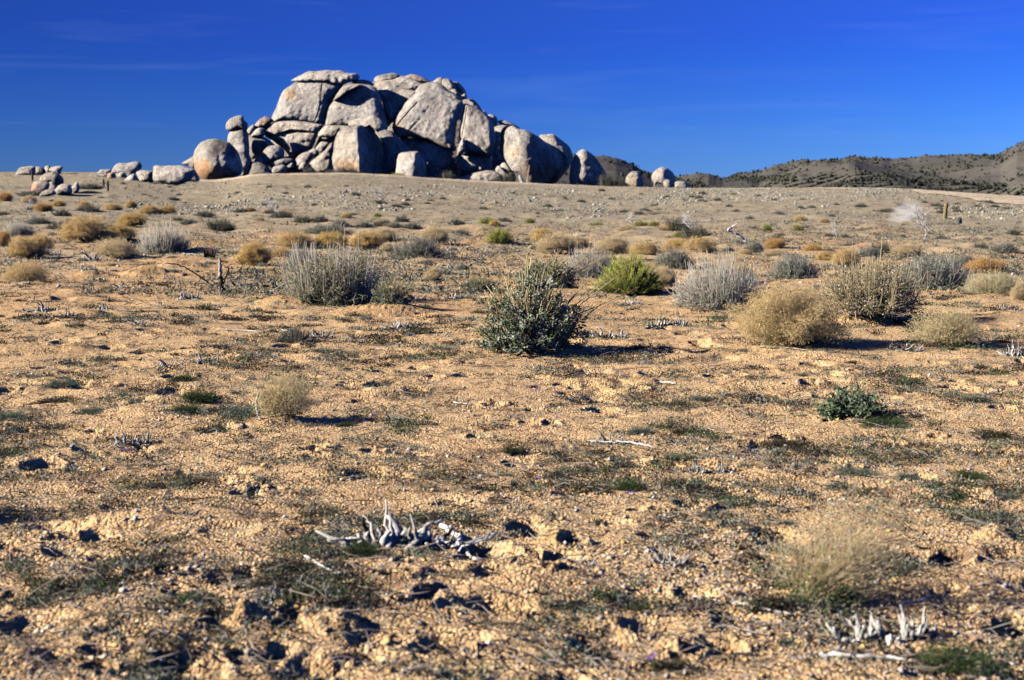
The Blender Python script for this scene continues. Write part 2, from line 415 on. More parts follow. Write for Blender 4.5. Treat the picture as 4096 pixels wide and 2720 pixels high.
d2 = math.radians
az = np.concatenate([np.arange(-180, -40, 3.0), np.arange(-40, -21.5, 0.14), np.arange(-21.5, 21.5, 0.047), np.arange(21.5, 40, 0.14), np.arange(40, 180, 3.0)])
az = np.radians(az)
rr = [0.25]
while rr[-1] < 6000:
    r = rr[-1]; rr.append(r * (1.15 if r < 2.8 else 1.0030 if r < 45 else 1.0065 if r < 170 else 1.08))
rr = np.array(rr)
A, R = np.meshgrid(az, rr); X = R * np.sin(A); Y = R * np.cos(A)
Z = base_h(X, Y) + mid_h(X, Y) + fine_h(X, Y) * (R < 175)
tone = np.zeros_like(Z)
for f in FEATS:
    fr = math.hypot(f[0], f[1]); ext = max(f[2], f[3]) * 2.0
    i0, i1 = np.searchsorted(rr, [fr - ext, fr + ext]); fa = math.atan2(f[0], f[1]); da = ext / fr
    j0, j1 = np.searchsorted(az, [fa - da, fa + da])
    if i1 <= i0 or j1 <= j0: continue
    sl_ = (slice(i0, i1), slice(j0, j1)); h = apply_feature(X[sl_], Y[sl_], f); Z[sl_] += h
    tone[sl_] = np.maximum(tone[sl_], np.clip(np.abs(h) / (0.7 * abs(f[4])), 0, 1) * (1.0 if f[5] == 'mound' else 0.0))
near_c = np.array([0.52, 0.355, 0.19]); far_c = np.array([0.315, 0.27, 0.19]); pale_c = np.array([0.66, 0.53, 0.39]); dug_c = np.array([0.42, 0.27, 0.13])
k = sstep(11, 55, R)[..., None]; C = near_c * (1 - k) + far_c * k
k = (sstep(-0.02, 0.12, noise2(X / 3.5, Y / 5.0, 31)) * 0.4 * sstep(12, 24, R) * sstep(60, 30, R))[..., None]; C = C * (1 - k) + np.array([0.50, 0.29, 0.13]) * k
k = (tone * 0.8)[..., None]; C = C * (1 - k) + dug_c * k
T = X / np.maximum(Y, 0.1)
k = (sstep(112, 124, R) * sstep(-0.27, -0.19, T) * sstep(0.10, 0.0, T))[..., None]; C = C * (1 - k) + pale_c * k
k = (sstep(119, 126, R) * sstep(0.0, 0.05, T) * 0.6 + sstep(126, 200, R) * 0.5)[..., None]; C = C * (1 - k) + pale_c * k
nr, na = X.shape
idx = np.arange(nr * na).reshape(nr, na)
q = np.stack([idx[:-1, :-1], idx[:-1, 1:], idx[1:, 1:], idx[1:, :-1]], -1).reshape(-1, 4)
q2 = np.stack([idx[:-1, -1], idx[:-1, 0], idx[1:, 0], idx[1:, -1]], -1)
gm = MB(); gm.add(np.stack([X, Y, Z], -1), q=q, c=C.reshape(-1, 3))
n0 = gm.n; gm.add([[0, 0, float(Z[0].mean())]], c=near_c)
qq = np.stack([idx[0, :-1], idx[0, 1:]], -1)
gm.q.append(q2); gm.t.append(np.concatenate([qq[:, ::-1], np.full((len(qq), 1), n0)], 1)); gm.t.append(np.array([[idx[0, 0], idx[0, -1], n0]]))
gr = gm.obj('ground', M_ground, smooth=True); tag(gr, kind='structure'); gr['label'] = 'orange tan gravelly desert ground rising to a far crest'
del X, Y, Z, A, R, C, T, tone, idx, q, k

# pale dirt road across the crest at the right
mb = MB(); uu = np.linspace(0, 1, 160); vv = np.linspace(0, 1, 40)
U, V = np.meshgrid(uu, vv)
pxs = 3400 + U * 1100
ylo = np.interp(pxs, [3400, 3560, 3700, 3900, 4600], [128, 118, 97, 89, 82]); yhi = np.full_like(pxs, 129.5)
YY = ylo + (yhi - ylo) * V + noise2(pxs / 60, V * 3) * 1.2; XX = ray(pxs, 800)[0] * YY
ZZ = H(XX, YY) + 0.05 + 0.25 * np.maximum(0, fine_h(XX, YY))
ii = np.arange(U.size).reshape(U.shape)
mb.add(np.stack([XX, YY, ZZ], -1), q=np.stack([ii[:-1, :-1], ii[:-1, 1:], ii[1:, 1:], ii[1:, :-1]], -1).reshape(-1, 4), c=(0.58, 0.48, 0.34))
tag(mb.obj('dirt_road', M_ground, smooth=True), 'pale sandy dirt road crossing the crest at far right', kind='structure')

# ------------------------------------------------------------------ gravel, pebbles, litter, ground cover
OCT = np.array([[1, 0, 0], [0, 1, 0], [-1, 0, 0], [0, -1, 0], [0, 0, 1], [0, 0, -1]], float)
OF = np.array([[0, 1, 4], [1, 2, 4], [2, 3, 4], [3, 0, 4], [1, 0, 5], [2, 1, 5], [3, 2, 5], [0, 3, 5]])
def pebbles(mb, rng, x, y, size, cols, flat=0.6, sink=0.3, zoff=None):
    N = len(x); z = H(x, y, True)
    a = rng.uniform(0, 6.283, N); V = OCT[None] * rng.uniform(0.6, 1.15, (N, 6, 1)) * np.stack([np.ones(N), rng.uniform(0.6, 1, N), np.full(N, flat)], -1)[:, None, :]
    V = V + rng.normal(size=V.shape) * 0.16
    c, s = np.cos(a)[:, None], np.sin(a)[:, None]
    W = np.stack([V[..., 0] * c - V[..., 1] * s, V[..., 0] * s + V[..., 1] * c, V[..., 2]], -1) * (size[:, None, None] / 2)
    W += np.stack([x, y, z + size * (0.5 - sink) * flat], -1)[:, None, :]
    mb.add(W, t=(np.arange(N)[:, None, None] * 6 + OF[None]).reshape(-1, 3), c=np.repeat(cols, 6, axis=0))
def img_uniform(rng, n, y0, y1, x0=-150, x1=4250):
    py = rng.uniform(y0, y1, n); px = rng.uniform(x0, x1, n); tx, tz = ray(px, py); yy = EYE / -tz
    return tx * yy, yy
def pick(rng, n, pal, w):
    pal = np.array(pal); return vary(rng, n, (1, 1, 1), 0.12, 0.05) * pal[rng.choice(len(pal), n, p=np.array(w) / sum(w))]
PAL = [(0.52, 0.35, 0.19), (0.56, 0.42, 0.275), (0.64, 0.56, 0.45), (0.52, 0.24, 0.11), (0.40, 0.37, 0.33), (0.70, 0.47, 0.16), (0.30, 0.20, 0.13)]
g = np.random.default_rng(5)
mb = MB()
x, y = img_uniform(g, 150000, 1130, 2800)
sz = np.maximum((g.gamma(2.2, 0.0026, len(x)) + 0.0022) * (0.6 + 0.7 * sstep(-0.2, 0.25, noise2(x / 0.9, y / 0.9, 91))), y / 1407 * 0.9); pebbles(mb, g, x, y, sz, pick(g, len(x), PAL, [34, 26, 10, 5, 8, 8, 9]))
x, y = img_uniform(g, 1500, 1130, 2780)
sz = g.uniform(0.018, 0.045, len(x)); pebbles(mb, g, x, y, sz, pick(g, len(x), PAL, [20, 20, 14, 5, 24, 8, 10]))
tag(mb.obj('gravel', M_pebble), 'loose tan and orange granite gravel scattered over the near ground', 'gravel', kind='stuff')
mb = MB()   # scree of pale stones on the far slope
n = 120000; py = g.uniform(742, 880, n); px = g.uniform(500, 4250, n)
tx, _ = ray(px, py); Yf = g.uniform(55, 126, n); xs = tx * Yf
z = H(xs, Yf); pyy = 763 + (EYE - z) / Yf * F
m = noise2(px / 420, pyy / 38, 41) + 0.35 * noise2(px / 90, pyy / 12, 42) + 0.62 * np.exp(-((pyy - np.interp(px, [500, 1200, 1900, 2600, 3000, 3500, 4096], [860, 800, 765, 790, 790, 800, 830])) / 26) ** 2)
keep = (m + g.normal(size=n) * 0.22 > 0.34) & (pyy < 880) & (pyy > 722 + (np.abs(px - 1400) < 900) * 14); xs, Yf = xs[keep], Yf[keep]
sz = np.clip(g.gamma(2.2, 0.034, len(xs)), 0.04, 0.32); pebbles(mb, g, xs, Yf, sz, pick(g, len(xs), [(0.34, 0.31, 0.24), (0.43, 0.39, 0.30), (0.48, 0.42, 0.28), (0.22, 0.21, 0.18)], [4, 3, 1.0, 3]), flat=0.6, sink=0.45)
x, y = img_uniform(g, 9000, 870, 1160); sz = np.maximum(g.gamma(3, 0.012, len(x)), y / 1407 * 0.8); pebbles(mb, g, x, y, sz, pick(g, len(x), PAL, [10, 20, 18, 3, 16, 4, 14]))
tag(mb.obj('scree', M_pebble), 'pale loose stones strewn across the far slope', 'stones', kind='stuff')
def tufts(mb, rng, x, y, rad, hgt, nl, lsz, cols, up=0.6, asp=0.4, ell=None):
    N = len(x); z = H(x, y, True) - 0.004
    o = rng.normal(size=(N, nl, 3)) * 0.45
    o[..., 2] = np.abs(o[..., 2])
    ex = rng.uniform(0.8, 1.9, N) if ell is None else ell
    P = np.stack([x[:, None] + o[..., 0] * rad[:, None] * ex[:, None], y[:, None] + o[..., 1] * rad[:, None], z[:, None] + 0.008 + o[..., 2] * hgt[:, None]], -1).reshape(-1, 3)
    c = np.repeat(cols, nl, axis=0) * vary(rng, N * nl, (1, 1, 1), 0.2, 0.04)
    leaves(mb, rng, P, np.repeat(lsz, nl) * rng.uniform(0.6, 1.3, N * nl), c, up, asp)
GC = [(0.155, 0.18, 0.125), (0.25, 0.27, 0.21), (0.08, 0.12, 0.045), (0.34, 0.33, 0.29), (0.065, 0.045, 0.034), (0.40, 0.32, 0.20)]
mb = MB()
x, y = img_uniform(g, 30000, 900, 2780); keep = (0.7 * noise2(x / 0.9, y / 1.2, 51) + 0.7 * noise2(x / 0.3, y / 0.4, 52) + g.normal(size=len(x)) * 0.22) > 0.05 + 0.40 * sstep(8.5, 5.0, y) - 0.12 * sstep(9, 14, y)
x, y = x[keep], y[keep]; N = len(x)
rad = g.uniform(0.012, 0.055, N) * (1 + sstep(8, 40, y) * 1.6); cc = pick(g, N, GC, [30, 26, 10, 14, 14, 6])
tufts(mb, g, x, y, rad, rad * 0.55, 12, np.maximum(0.012, rad * 0.42), cc)
x, y = img_uniform(g, 8000, 930, 2500); keep = noise2(x / 0.6, y / 0.9, 57) + 0.5 * noise2(x / 3, y / 3, 58) + g.normal(size=len(x)) * 0.12 > 0.17 + 0.2 * sstep(8, 5.5, y); x, y = x[keep], y[keep]; N = len(x)   # larger flat mats
rad = g.uniform(0.05, 0.16, N); cc = pick(g, N, GC, [22, 8, 16, 8, 50, 2]); rad = rad * (0.6 + 0.6 * sstep(6, 12, y))
tufts(mb, g, x, y, rad, g.uniform(0.02, 0.045, N), 90, np.clip(y * 0.0018, 0.014, 0.03), cc, up=0.2)
y = np.exp(g.uniform(math.log(20), math.log(127), 24000)); x = ray(g.uniform(-150, 4250, len(y)), 800)[0] * y; keep = noise2(x / 6, y / 9, 53) + g.normal(size=len(x)) * 0.25 > 0.06 + 0.15 * sstep(32, 22, y); x, y = x[keep], y[keep]; N = len(x)
rad = g.gamma(4, 0.024, N) + 0.03; cc = pick(g, N, GC, [20, 18, 4, 22, 12, 26]); tufts(mb, g, x, y, rad, rad * 0.6, 14, np.maximum(0.022, rad * 0.34), cc)
tag(mb.obj('ground_cover', M_leaf), 'patchy grey green and dark mat of tiny desert annuals on the gravel', 'ground cover', kind='stuff')
mb = MB()
x, y = img_uniform(g, 5000, 930, 2750); N = len(x); a = g.uniform(0, 6.283, N); L = g.uniform(0.03, 0.16, N) * (1 + sstep(10, 30, y)); z = H(x, y, True)
d = np.stack([np.cos(a), np.sin(a), g.normal(size=N) * 0.12], -1) * L[:, None]; p0 = np.stack([x, y, z + 0.012], -1)
j = g.normal(size=(N, 3)) * (L * 0.12)[:, None]; j[:, 2] = np.abs(j[:, 2])
tubes(mb, np.stack([p0, p0 + d * 0.5 + j, p0 + d + [0, 0, 0.01]], 1), np.maximum(0.0022, y / 1407 * 0.22)[:, None] * np.array([1.3, 1.0, 0.5]), pick(g, N, [(0.60, 0.49, 0.44), (0.42, 0.36, 0.27), (0.07, 0.06, 0.055)], [5, 3, 3]))
tag(mb.obj('twig_litter', M_twig), 'short bleached dead twigs littering the ground', 'twigs', kind='stuff')

# ------------------------------------------------------------------ far hills
def hill_mat():
    m, nt, b, o = new_mat('hillside'); gg = nt.nodes.new('ShaderNodeNewGeometry'); P = gg.outputs['Position']
    n = noise_node(nt, P, 0.05, 9, 0.7)
    nt.links.new(ramp(nt, n, [(0.34, (0.065, 0.058, 0.048)), (0.5, (0.088, 0.078, 0.062)), (0.66, (0.112, 0.098, 0.078))]), b.inputs['Base Color'])
    bump(nt, b, noise_node(nt, P, 0.12, 8, 0.7), 0.6, 1.2); return m
M_hill = hill_mat()
def hills(name, prof, D, depth, zb, label):
    prof = np.array(prof, float); px = np.arange(prof[0, 0], prof[-1, 0], 5.0); py = np.interp(px, prof[:, 0], prof[:, 1]); pn = -(noise2(px / 37, px * 0, 61) * 5 + noise2(px / 12, px * 0 + 3, 62) * 2) * D / F
    tx, tz = ray(px, py); v = np.linspace(0, 1, 90); P_, V = np.meshgrid(px, v); TX, _ = np.meshgrid(tx, v); ZR = np.broadcast_to(EYE + tz * D, TX.shape)
    # v<0.75 the slope facing the camera, beyond it the back slope
    f = V / 0.75; yy = np.where(V < 0.75, D - depth * (1 - f), D + (V - 0.75) * depth * 2); prof_ = np.where(V < 0.75, np.sin(np.clip(f, 0, 1) * math.pi / 2) ** 1.15, 1 - (V - 0.75) * 3)
    z = zb + (ZR - zb) * prof_ + pn[None] * np.clip(1 - np.abs(f - 1) * 3, 0, 1) ** 2; k = np.sin(np.clip(f, 0, 1) * math.pi) * (V < 0.75)
    xx = TX * D * (yy / D)
    z = z + k * (noise2(xx / 60, yy / 90, 63) * 9 + noise2(xx / 22, yy / 30, 64) * 2.2 + noise2(xx / 8, yy / 9, 65) * 0.5) * (D / 900)
    ii = np.arange(z.size).reshape(z.shape); mb = MB()
    mb.add(np.stack([xx, yy, z], -1), q=np.stack([ii[:-1, :-1], ii[:-1, 1:], ii[1:, 1:], ii[1:, :-1]], -1).reshape(-1, 4))
    o = mb.obj(name, M_hill, smooth=True); tag(o, label, kind='structure'); return xx, yy, z, P_, V
ha = hills('hills', [(2900, 722), (2921, 716), (2950, 700), (3024, 691), (3070, 675), (3100, 666), (3163, 656), (3205, 650), (3248, 654), (3290, 653), (3336, 653), (3370, 648), (3395, 639), (3421, 635), (3450, 639), (3480, 641), (3522, 641), (3563, 643), (3606, 639), (3648, 638), (3703, 631), (3775, 629), (3838, 626), (3900, 624), (3965, 624), (4007, 618), (4036, 603), (4070, 582), (4096, 576), (4300, 520), (4700, 470), (5400, 560), (6200, 740)], 900, 420, -24, 'long grey brown hill dotted with dark shrubs at right')
hb = hills('hills', [(1700, 730), (1950, 660), (2200, 622), (2330, 620), (2384, 625), (2425, 627), (2464, 633), (2490, 644), (2529, 659), (2567, 678), (2605, 692), (2660, 704), (2704, 712), (2800, 735), (2900, 765)], 620, 300, -22, 'rounded grey brown hill behind the leaning boulder')
hc = hills('hills', [(2560, 760), (2640, 712), (2704, 711), (2757, 700), (2790, 694), (2834, 692), (2864, 704), (2890, 712), (2930, 716), (3000, 724), (3100, 745)], 760, 200, -22, 'low rocky knob between the two hills')
BL = None
def blobs(mb, rng, P, size, cols):
    N = len(P); a = rng.uniform(0, 6.28, N)
    t = np.linspace(0, 2 * math.pi, 7)[:-1]; ring = lambda zc, r: np.stack([np.cos(t) * r, np.sin(t) * r, np.full(6, zc)], -1)
    base = np.concatenate([ring(0.0, 0.42), ring(0.35, 0.55), ring(0.7, 0.36), [[0, 0, 0.9]]])
    fs = []
    for l in (0, 1):
        for i in range(6): fs += [[l * 6 + i, l * 6 + (i + 1) % 6, l * 6 + 6 + (i + 1) % 6], [l * 6 + i, l * 6 + 6 + (i + 1) % 6, l * 6 + 6 + i]]
    for i in range(6): fs.append([12 + i, 12 + (i + 1) % 6, 18])
    V = base[None] * (1 + rng.normal(size=(N, 19, 1)) * 0.28) * np.stack([size, size, size * rng.uniform(0.6, 1.1, N)], -1)[:, None] + P[:, None]
    mb.add(V, t=(np.arange(N)[:, None, None] * 19 + np.array(fs)[None]).reshape(-1, 3), c=np.repeat(cols, 19, axis=0))
mb = MB()
for (xx, yy, z, P_, V), n, k in ((ha, 6500, 0.36), (hb, 900, 0.28), (hc, 700, 0.32)):
    pxv = P_.ravel(); pyv = 763 + (EYE - z.ravel()) / yy.ravel() * F
    w = (V.ravel() < 0.76) * (0.35 + sstep(-0.1, 0.4, noise2(xx.ravel() / 60, yy.ravel() / 60, 71)))
    lo = np.interp(pxv, [2700, 3100, 3450, 3700, 4096], [700, 715, 700, 722, 752]); w = w * (1 + 7 * sstep(-16, 6, pyv - lo)) * ((pxv > 2250) & (pxv < 4300)) * (pyv < 800) * (0.25 + 2 * V.ravel())
    ii = g.choice(len(w), n, p=w / w.sum()); P = np.stack([xx.ravel()[ii] + g.normal(size=n) * 1.0, yy.ravel()[ii], z.ravel()[ii] - 0.3], -1)
    blobs(mb, g, P, np.clip(g.gamma(4, 0.62, n), 0.8, 5.2) * k, vary(g, n, (0.042, 0.046, 0.034), 0.35, 0.06))
tag(mb.obj('chaparral', M_leaf), 'dark far off shrubs dotting the hillsides', 'shrubs', kind='stuff')
# ------------------------------------------------------------------ boulders
def zoomA(p): return [(700 + x / 2.361, 230 + y / 2.361) for x, y in p]
def zoomB(p): return [(1500 + x / 2.361, 230 + y / 2.361) for x, y in p]
def zoomL(p): return [(x / 2.6133, 600 + y / 2.6133) for x, y in p]
def zoomR(p): return [(2300 + x / 2.6233, 480 + y / 2.6233) for x, y in p]
def smooth_loop(p, step):
    p = np.array(p, float); n = len(p); out_ = []
    for i in range(n):
        a, b, c, d = p[i - 1], p[i], p[(i + 1) % n], p[(i + 2) % n]; L = np.linalg.norm(c - b); k = max(2, int(L / step * 1.5))
        for t in np.arange(k) / k:
            cr_ = 0.5 * ((2 * b) + (-a + c) * t + (2 * a - 5 * b + 4 * c - d) * t * t + (-a + 3 * b - 3 * c + d) * t ** 3)
            out_.append(0.75 * cr_ + 0.25 * (b + (c - b) * t))
    q = np.array(out_); q = np.concatenate([q, q[:1]]); s = np.concatenate([[0], np.cumsum(np.linalg.norm(np.diff(q, axis=0), axis=1))])
    m = max(24, int(s[-1] / step)); u = np.linspace(0, s[-1], m, endpoint=False)
    return np.stack([np.interp(u, s, q[:, 0]), np.interp(u, s, q[:, 1])], 1)
def seg_dist(P, line):
    best = np.full(P.shape[:-1], 1e9)
    for (a, b) in zip(line[:-1], line[1:]):
        a = np.array(a, float); b = np.array(b, float); ab = b - a; t = np.clip(((P - a) @ ab) / max(ab @ ab, 1e-6), 0, 1)
        best = np.minimum(best, np.linalg.norm(P - (a + t[..., None] * ab), axis=-1))
    return best
ROCKS = []
def rock(conv, pts, d, label, T=0.42, box=0.8, lean=0.25, yaw=0.0, ridges=(), cracks=(), stain_shade=(), dd=0.0, rough=1.0, dark=1.0, name='boulder', cat='boulder', group='granite boulders of the pile'):
    """pts: outline; d: distance; T: half thickness / mean half size; ridges: (x0,y0,x1,y1,backL,backR); yaw>0 turns the front towards the left"""
    out2 = np.array(conv(pts)); k_ = 1.012; out2 = (out2 - out2.mean(0)) * k_ + out2.mean(0)
    if d is None:
        c_ = out2.mean(0); hx_, hy_, _z = hit(c_[0] / S, (out2[:, 1].max() - 5) / S); d = min(hy_, 129.0) + dd
    mp = d / F
    c = 0.5 * (out2.max(0) + out2.min(0)); ext = out2.max(0) - out2.min(0)
    B = smooth_loop(out2, max(2.2, min(4.0, ext.max() / 34)))
    c = 0.5 * (c + B.mean(0)); M = len(B); nf = int(max(10, min(70, ext.max() / 2 / 3.2)))
    ph = np.concatenate([np.linspace(0, 0.5, nf), np.linspace(0.5, 1, max(8, nf // 3))[1:]]) * math.pi
    sn = np.abs(np.sin(ph)) ** box; cs = np.sign(np.cos(ph)) * np.abs(np.cos(ph)) ** box
    half = 0.5 * math.sqrt(ext[0] * ext[1]) * mp; Tm = 2 * T * half
    PX = c + sn[1:-1, None, None] * (B - c)[None]; CS = cs[1:-1, None] * np.ones((1, M))
    PX = np.concatenate([PX, np.array([[c] * M])[:, :1].repeat(1, 0) * 0 + 0], 0)[:len(sn) - 2] if False else PX
    allp = np.concatenate([c[None], PX.reshape(-1, 2), c[None]]); cs_all = np.concatenate([[1.0], CS.ravel(), [-1.0]])
    rad = np.concatenate([[0.0], np.repeat(sn[1:-1], M), [0.0]])
    u = (allp[:, 0] - c[0]) * mp; v = (c[1] - allp[:, 1]) * mp
    Tm = min(T, 0.6) * 2 * half if ext[0] > 2.2 * ext[1] else Tm
    dep = -cs_all * Tm
    front = np.clip(cs_all, 0, 1) ** 0.5
    for (x0, y0, x1, y1, aL, aR) in ridges:
        (a,), (b,) = conv([(x0, y0)]), conv([(x1, y1)]); a = np.array(a); b = np.array(b); n = b - a; n = n / np.linalg.norm(n)
        sd = ((allp[:, 0] - a[0]) * n[1] - (allp[:, 1] - a[1]) * n[0]) * mp     # >0: right of a line running down
        sd = np.where(n[1] < 0, -sd, sd)
        off = np.where(sd > 0, aR * sd, -aL * sd); off = np.sqrt(off * off + (0.05 * half) ** 2) * np.sign(np.where(sd > 0, aR, aL) + 1e-9)
        dep = dep + front * off
    dep = dep + lean * v - (yaw + 0.12) * u
    pw = np.stack([u, dep * 0.8, v], -1) + np.array([c[0] * mp, d, c[1] * mp])
    big = noise3(pw / (0.9 * half), 1) * 0.06 * half + noise3(pw / (0.35 * half), 2) * 0.018 * half
    sm = ((np.abs(noise3(pw / 1.3, 3)) - 0.2) * -0.16 + noise3(pw / 0.42, 4) * 0.08) * min(1, half / 1.2)
    dep = dep + (big * 1.6 + sm) * rough * (0.25 + 0.75 * np.abs(cs_all))
    jit = (noise3(pw / (0.5 * half), 5) * 0.03 * half + sm * 0.45) * rough
    rx = (allp - c) * (1 + (jit / np.maximum(half, 1e-3) * (rad > 0.05))[:, None] * 0.45) + c
    col = np.ones((len(allp), 3)) * dark  # shade painted into the colour of rocks in shadow and gaps
    for (pts_, w, dm) in cracks:
        line = conv(pts_); ds = seg_dist(allp, line); g_ = np.exp(-(ds / w) ** 2) * front; dep = dep + g_ * dm * half
        col *= (1 - 0.45 * np.exp(-(ds / (w * 0.6)) ** 2) * front)[:, None]
    for (sx, sy, sr, sc) in stain_shade:
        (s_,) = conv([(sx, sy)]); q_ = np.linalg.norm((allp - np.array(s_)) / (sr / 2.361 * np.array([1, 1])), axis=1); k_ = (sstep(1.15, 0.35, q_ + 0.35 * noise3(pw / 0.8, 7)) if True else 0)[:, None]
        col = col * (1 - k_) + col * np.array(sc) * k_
    tx, tz = ray(rx[:, 0], rx[:, 1]); yy = d + dep
    V = np.stack([tx * yy, yy, EYE + tz * yy], -1)
    nr_ = len(sn) - 2; ii = 1 + np.arange(nr_ * M).reshape(nr_, M); nx = np.roll(ii, -1, 1)
    q = np.stack([ii[:-1], ii[1:], nx[1:], nx[:-1]], -1).reshape(-1, 4)
    t = np.concatenate([np.stack([np.zeros(M, int), ii[0], nx[0]], -1), np.stack([np.full(M, len(V) - 1), nx[-1], ii[-1]], -1)])
    # outline may run clockwise or not: make normals point outwards
    area = np.sum(B[:, 0] * np.roll(B[:, 1], -1) - np.roll(B[:, 0], -1) * B[:, 1])
    if area < 0: q = q[:, ::-1]; t = t[:, ::-1]
    base = np.array([V[:, 0].mean(), V[:, 1].mean(), V[:, 2].min()])
    mb = MB(); mb.add(V - base, q=q, t=t, c=col); o = mb.obj(name, M_rock, smooth=True); o.location = base
    tag(o, label, cat, group); ROCKS.append(o); return o
OR = (1.08, 0.84, 0.62); DK = (0.40, 0.385, 0.39); LT = (1.25, 1.22, 1.2)
A_, B_, L_, R_ = zoomA, zoomB, zoomL, zoomR
# the dome: big jointed blocks
rock(A_, [(900, 700), (950, 500), (1080, 300), (1190, 225), (1600, 245), (1900, 230), (2150, 180), (2500, 250), (2700, 330), (2850, 520), (3000, 700), (3010, 1150), (2400, 1200), (1300, 1100), (1000, 1000)], 166, 'fractured granite core showing in the dark joints between the biggest dome blocks', T=0.3, dark=0.8, group=None, cat='rock core')
rock(A_, [(1160, 250), (1180, 212), (1400, 205), (1500, 215), (1590, 240), (1562, 300), (1540, 340), (1500, 395), (1472, 450), (1442, 540), (1432, 600), (1400, 642), (1340, 632), (1280, 620), (1100, 604), (980, 606), (912, 612), (935, 570), (960, 480), (985, 400), (1020, 320), (1070, 280), (1120, 250)], 151, 'tall pale rounded block under the flat cap slab, upper left of the dome', T=0.4, box=0.5, lean=0.4, yaw=0.08, ridges=[(1400, 236, 1315, 620, 0.0, 0.45)], cracks=[([(1395, 240), (1380, 330), (1375, 430), (1350, 530), (1315, 610)], 2.2, 0.05)], stain_shade=[(1090, 350, 70, OR)])
rock(A_, [(838, 705), (850, 660), (900, 625), (990, 602), (1100, 596), (1200, 603), (1290, 617), (1395, 638), (1372, 684), (1330, 705), (1200, 699), (1080, 689), (1000, 692), (940, 714), (890, 742), (850, 738)], 149.4, 'long low rock band wedged under the tall pale block', T=0.5, box=0.6, lean=0.1, yaw=0.2)
rock(A_, [(848, 742), (900, 730), (960, 698), (1040, 684), (1200, 693), (1330, 700), (1348, 722), (1310, 830), (1272, 880), (1200, 905), (1130, 935), (1100, 950), (1080, 934), (1030, 870), (980, 830), (920, 782)], 149.6, 'wedge block tapering down, orange stained on its left, below the low rock band', T=0.4, box=0.55, lean=0.0, yaw=0.25, stain_shade=[(890, 760, 75, (1.05, 0.72, 0.42)), (980, 810, 50, (1.2, 0.8, 0.5))])
rock(A_, [(1100, 216), (1150, 185), (1200, 160), (1260, 130), (1340, 130), (1430, 118), (1500, 125), (1560, 122), (1600, 138), (1640, 150), (1690, 148), (1725, 160), (1740, 187), (1725, 212), (1672, 222), (1610, 248), (1560, 264), (1480, 244), (1400, 236), (1300, 230), (1220, 230), (1150, 232)], 151, 'flat overhanging cap slab on top of the dome', T=0.5, box=0.7, lean=0.5, yaw=0.05, rough=1.3)
rock(A_, [(1495, 402), (1540, 330), (1580, 280), (1640, 258), (1758, 250), (1700, 282), (1640, 306), (1580, 346), (1520, 400)], 148.3, 'thin slanting flake left of the second dome block', T=0.7, lean=0.3)
rock(A_, [(1423, 640), (1430, 560), (1450, 470), (1490, 410), (1560, 356), (1640, 306), (1720, 270), (1790, 256), (1850, 264), (1905, 300), (1935, 360), (1955, 440), (1975, 520), (1995, 580), (2012, 645), (1960, 700), (1700, 710), (1640, 650), (1560, 648), (1470, 648)], 149, 'second tall dome block, brownish grey, pointed at the top', T=0.38, box=0.5, lean=0.45, yaw=0.08, stain_shade=[(1830, 360, 110, (0.75, 0.73, 0.73)), (1750, 420, 70, (0.8, 0.78, 0.78))])
rock(A_, [(1352, 740), (1380, 680), (1430, 643), (1550, 638), (1680, 648), (1640, 680), (1560, 720), (1500, 764), (1430, 758)], 147.5, 'flattish block under the second dome block', T=0.8)
rock(A_, [(1383, 775), (1480, 755), (1505, 770), (1482, 803), (1430, 812), (1388, 798)], 148.5, 'small rounded rock stacked under the flattish block', T=0.8, group=None)
rock(A_, [(1643, 645), (1645, 605), (1700, 580), (1770, 550), (1850, 527), (1882, 530), (1940, 570), (1982, 610), (2004, 650), (1990, 695), (1930, 730), (1860, 720), (1800, 690), (1700, 652)], 144.5, 'sloping grey slab leaning behind the largest front boulder', T=0.6, lean=0.5, yaw=0.1)
rock(A_, [(1670, 235), (1700, 215), (1780, 208), (1850, 225), (1880, 255), (1860, 268), (1780, 250), (1700, 250)], 151, 'thin stone chip in the saddle between the two left dome blocks', T=0.8)
rock(A_, [(1325, 865), (1380, 796), (1452, 808), (1432, 852), (1392, 904), (1345, 884)], 147, 'pale angular rock left of the sloping grey slab', T=0.7, cracks=[([(1365, 810), (1362, 860)], 2, 0.15)])
rock(A_, [(1310, 880), (1350, 770), (1370, 740), (1400, 780), (1380, 820), (1340, 900)], 150, 'dark sliver rock in the joint below the two left dome blocks', T=0.6)
# upper back
rock(B_, [(-10, 215), (10, 180), (60, 163), (170, 146), (222, 163), (240, 188), (200, 210), (120, 220), (20, 245)], 158, 'thin wavy slab on the middle summit', T=1.0, lean=0.4)
rock(B_, [(0, 245), (60, 222), (170, 207), (238, 184), (330, 200), (430, 240), (485, 272), (410, 305), (340, 316), (230, 295), (130, 270), (110, 310), (60, 316), (30, 305)], 156.5, 'broad grey slab under the wavy summit slab', T=0.45, box=0.6, lean=0.6)
rock(B_, [(280, 184), (340, 158), (400, 168), (480, 200), (540, 240), (460, 246), (350, 215)], 160, 'brownish summit slab right of the wavy slab', T=0.9, lean=0.4, stain_shade=[(400, 190, 80, (1.05, 0.85, 0.72))])
rock(B_, [(18, 310), (80, 300), (130, 268), (250, 290), (350, 312), (395, 326), (352, 390), (280, 450), (225, 515), (160, 610), (127, 650), (100, 570), (85, 500), (62, 400)], 152.5, 'shadowy wedge shaped block between the two tallest dome faces', T=0.4, box=0.5, lean=0.5, yaw=0.0)
rock(B_, [(82, 470), (120, 423), (150, 430), (172, 490), (240, 510), (170, 610), (120, 605), (95, 540)], 149.5, 'upright knob at the foot of the shadowy wedge block', T=0.8)
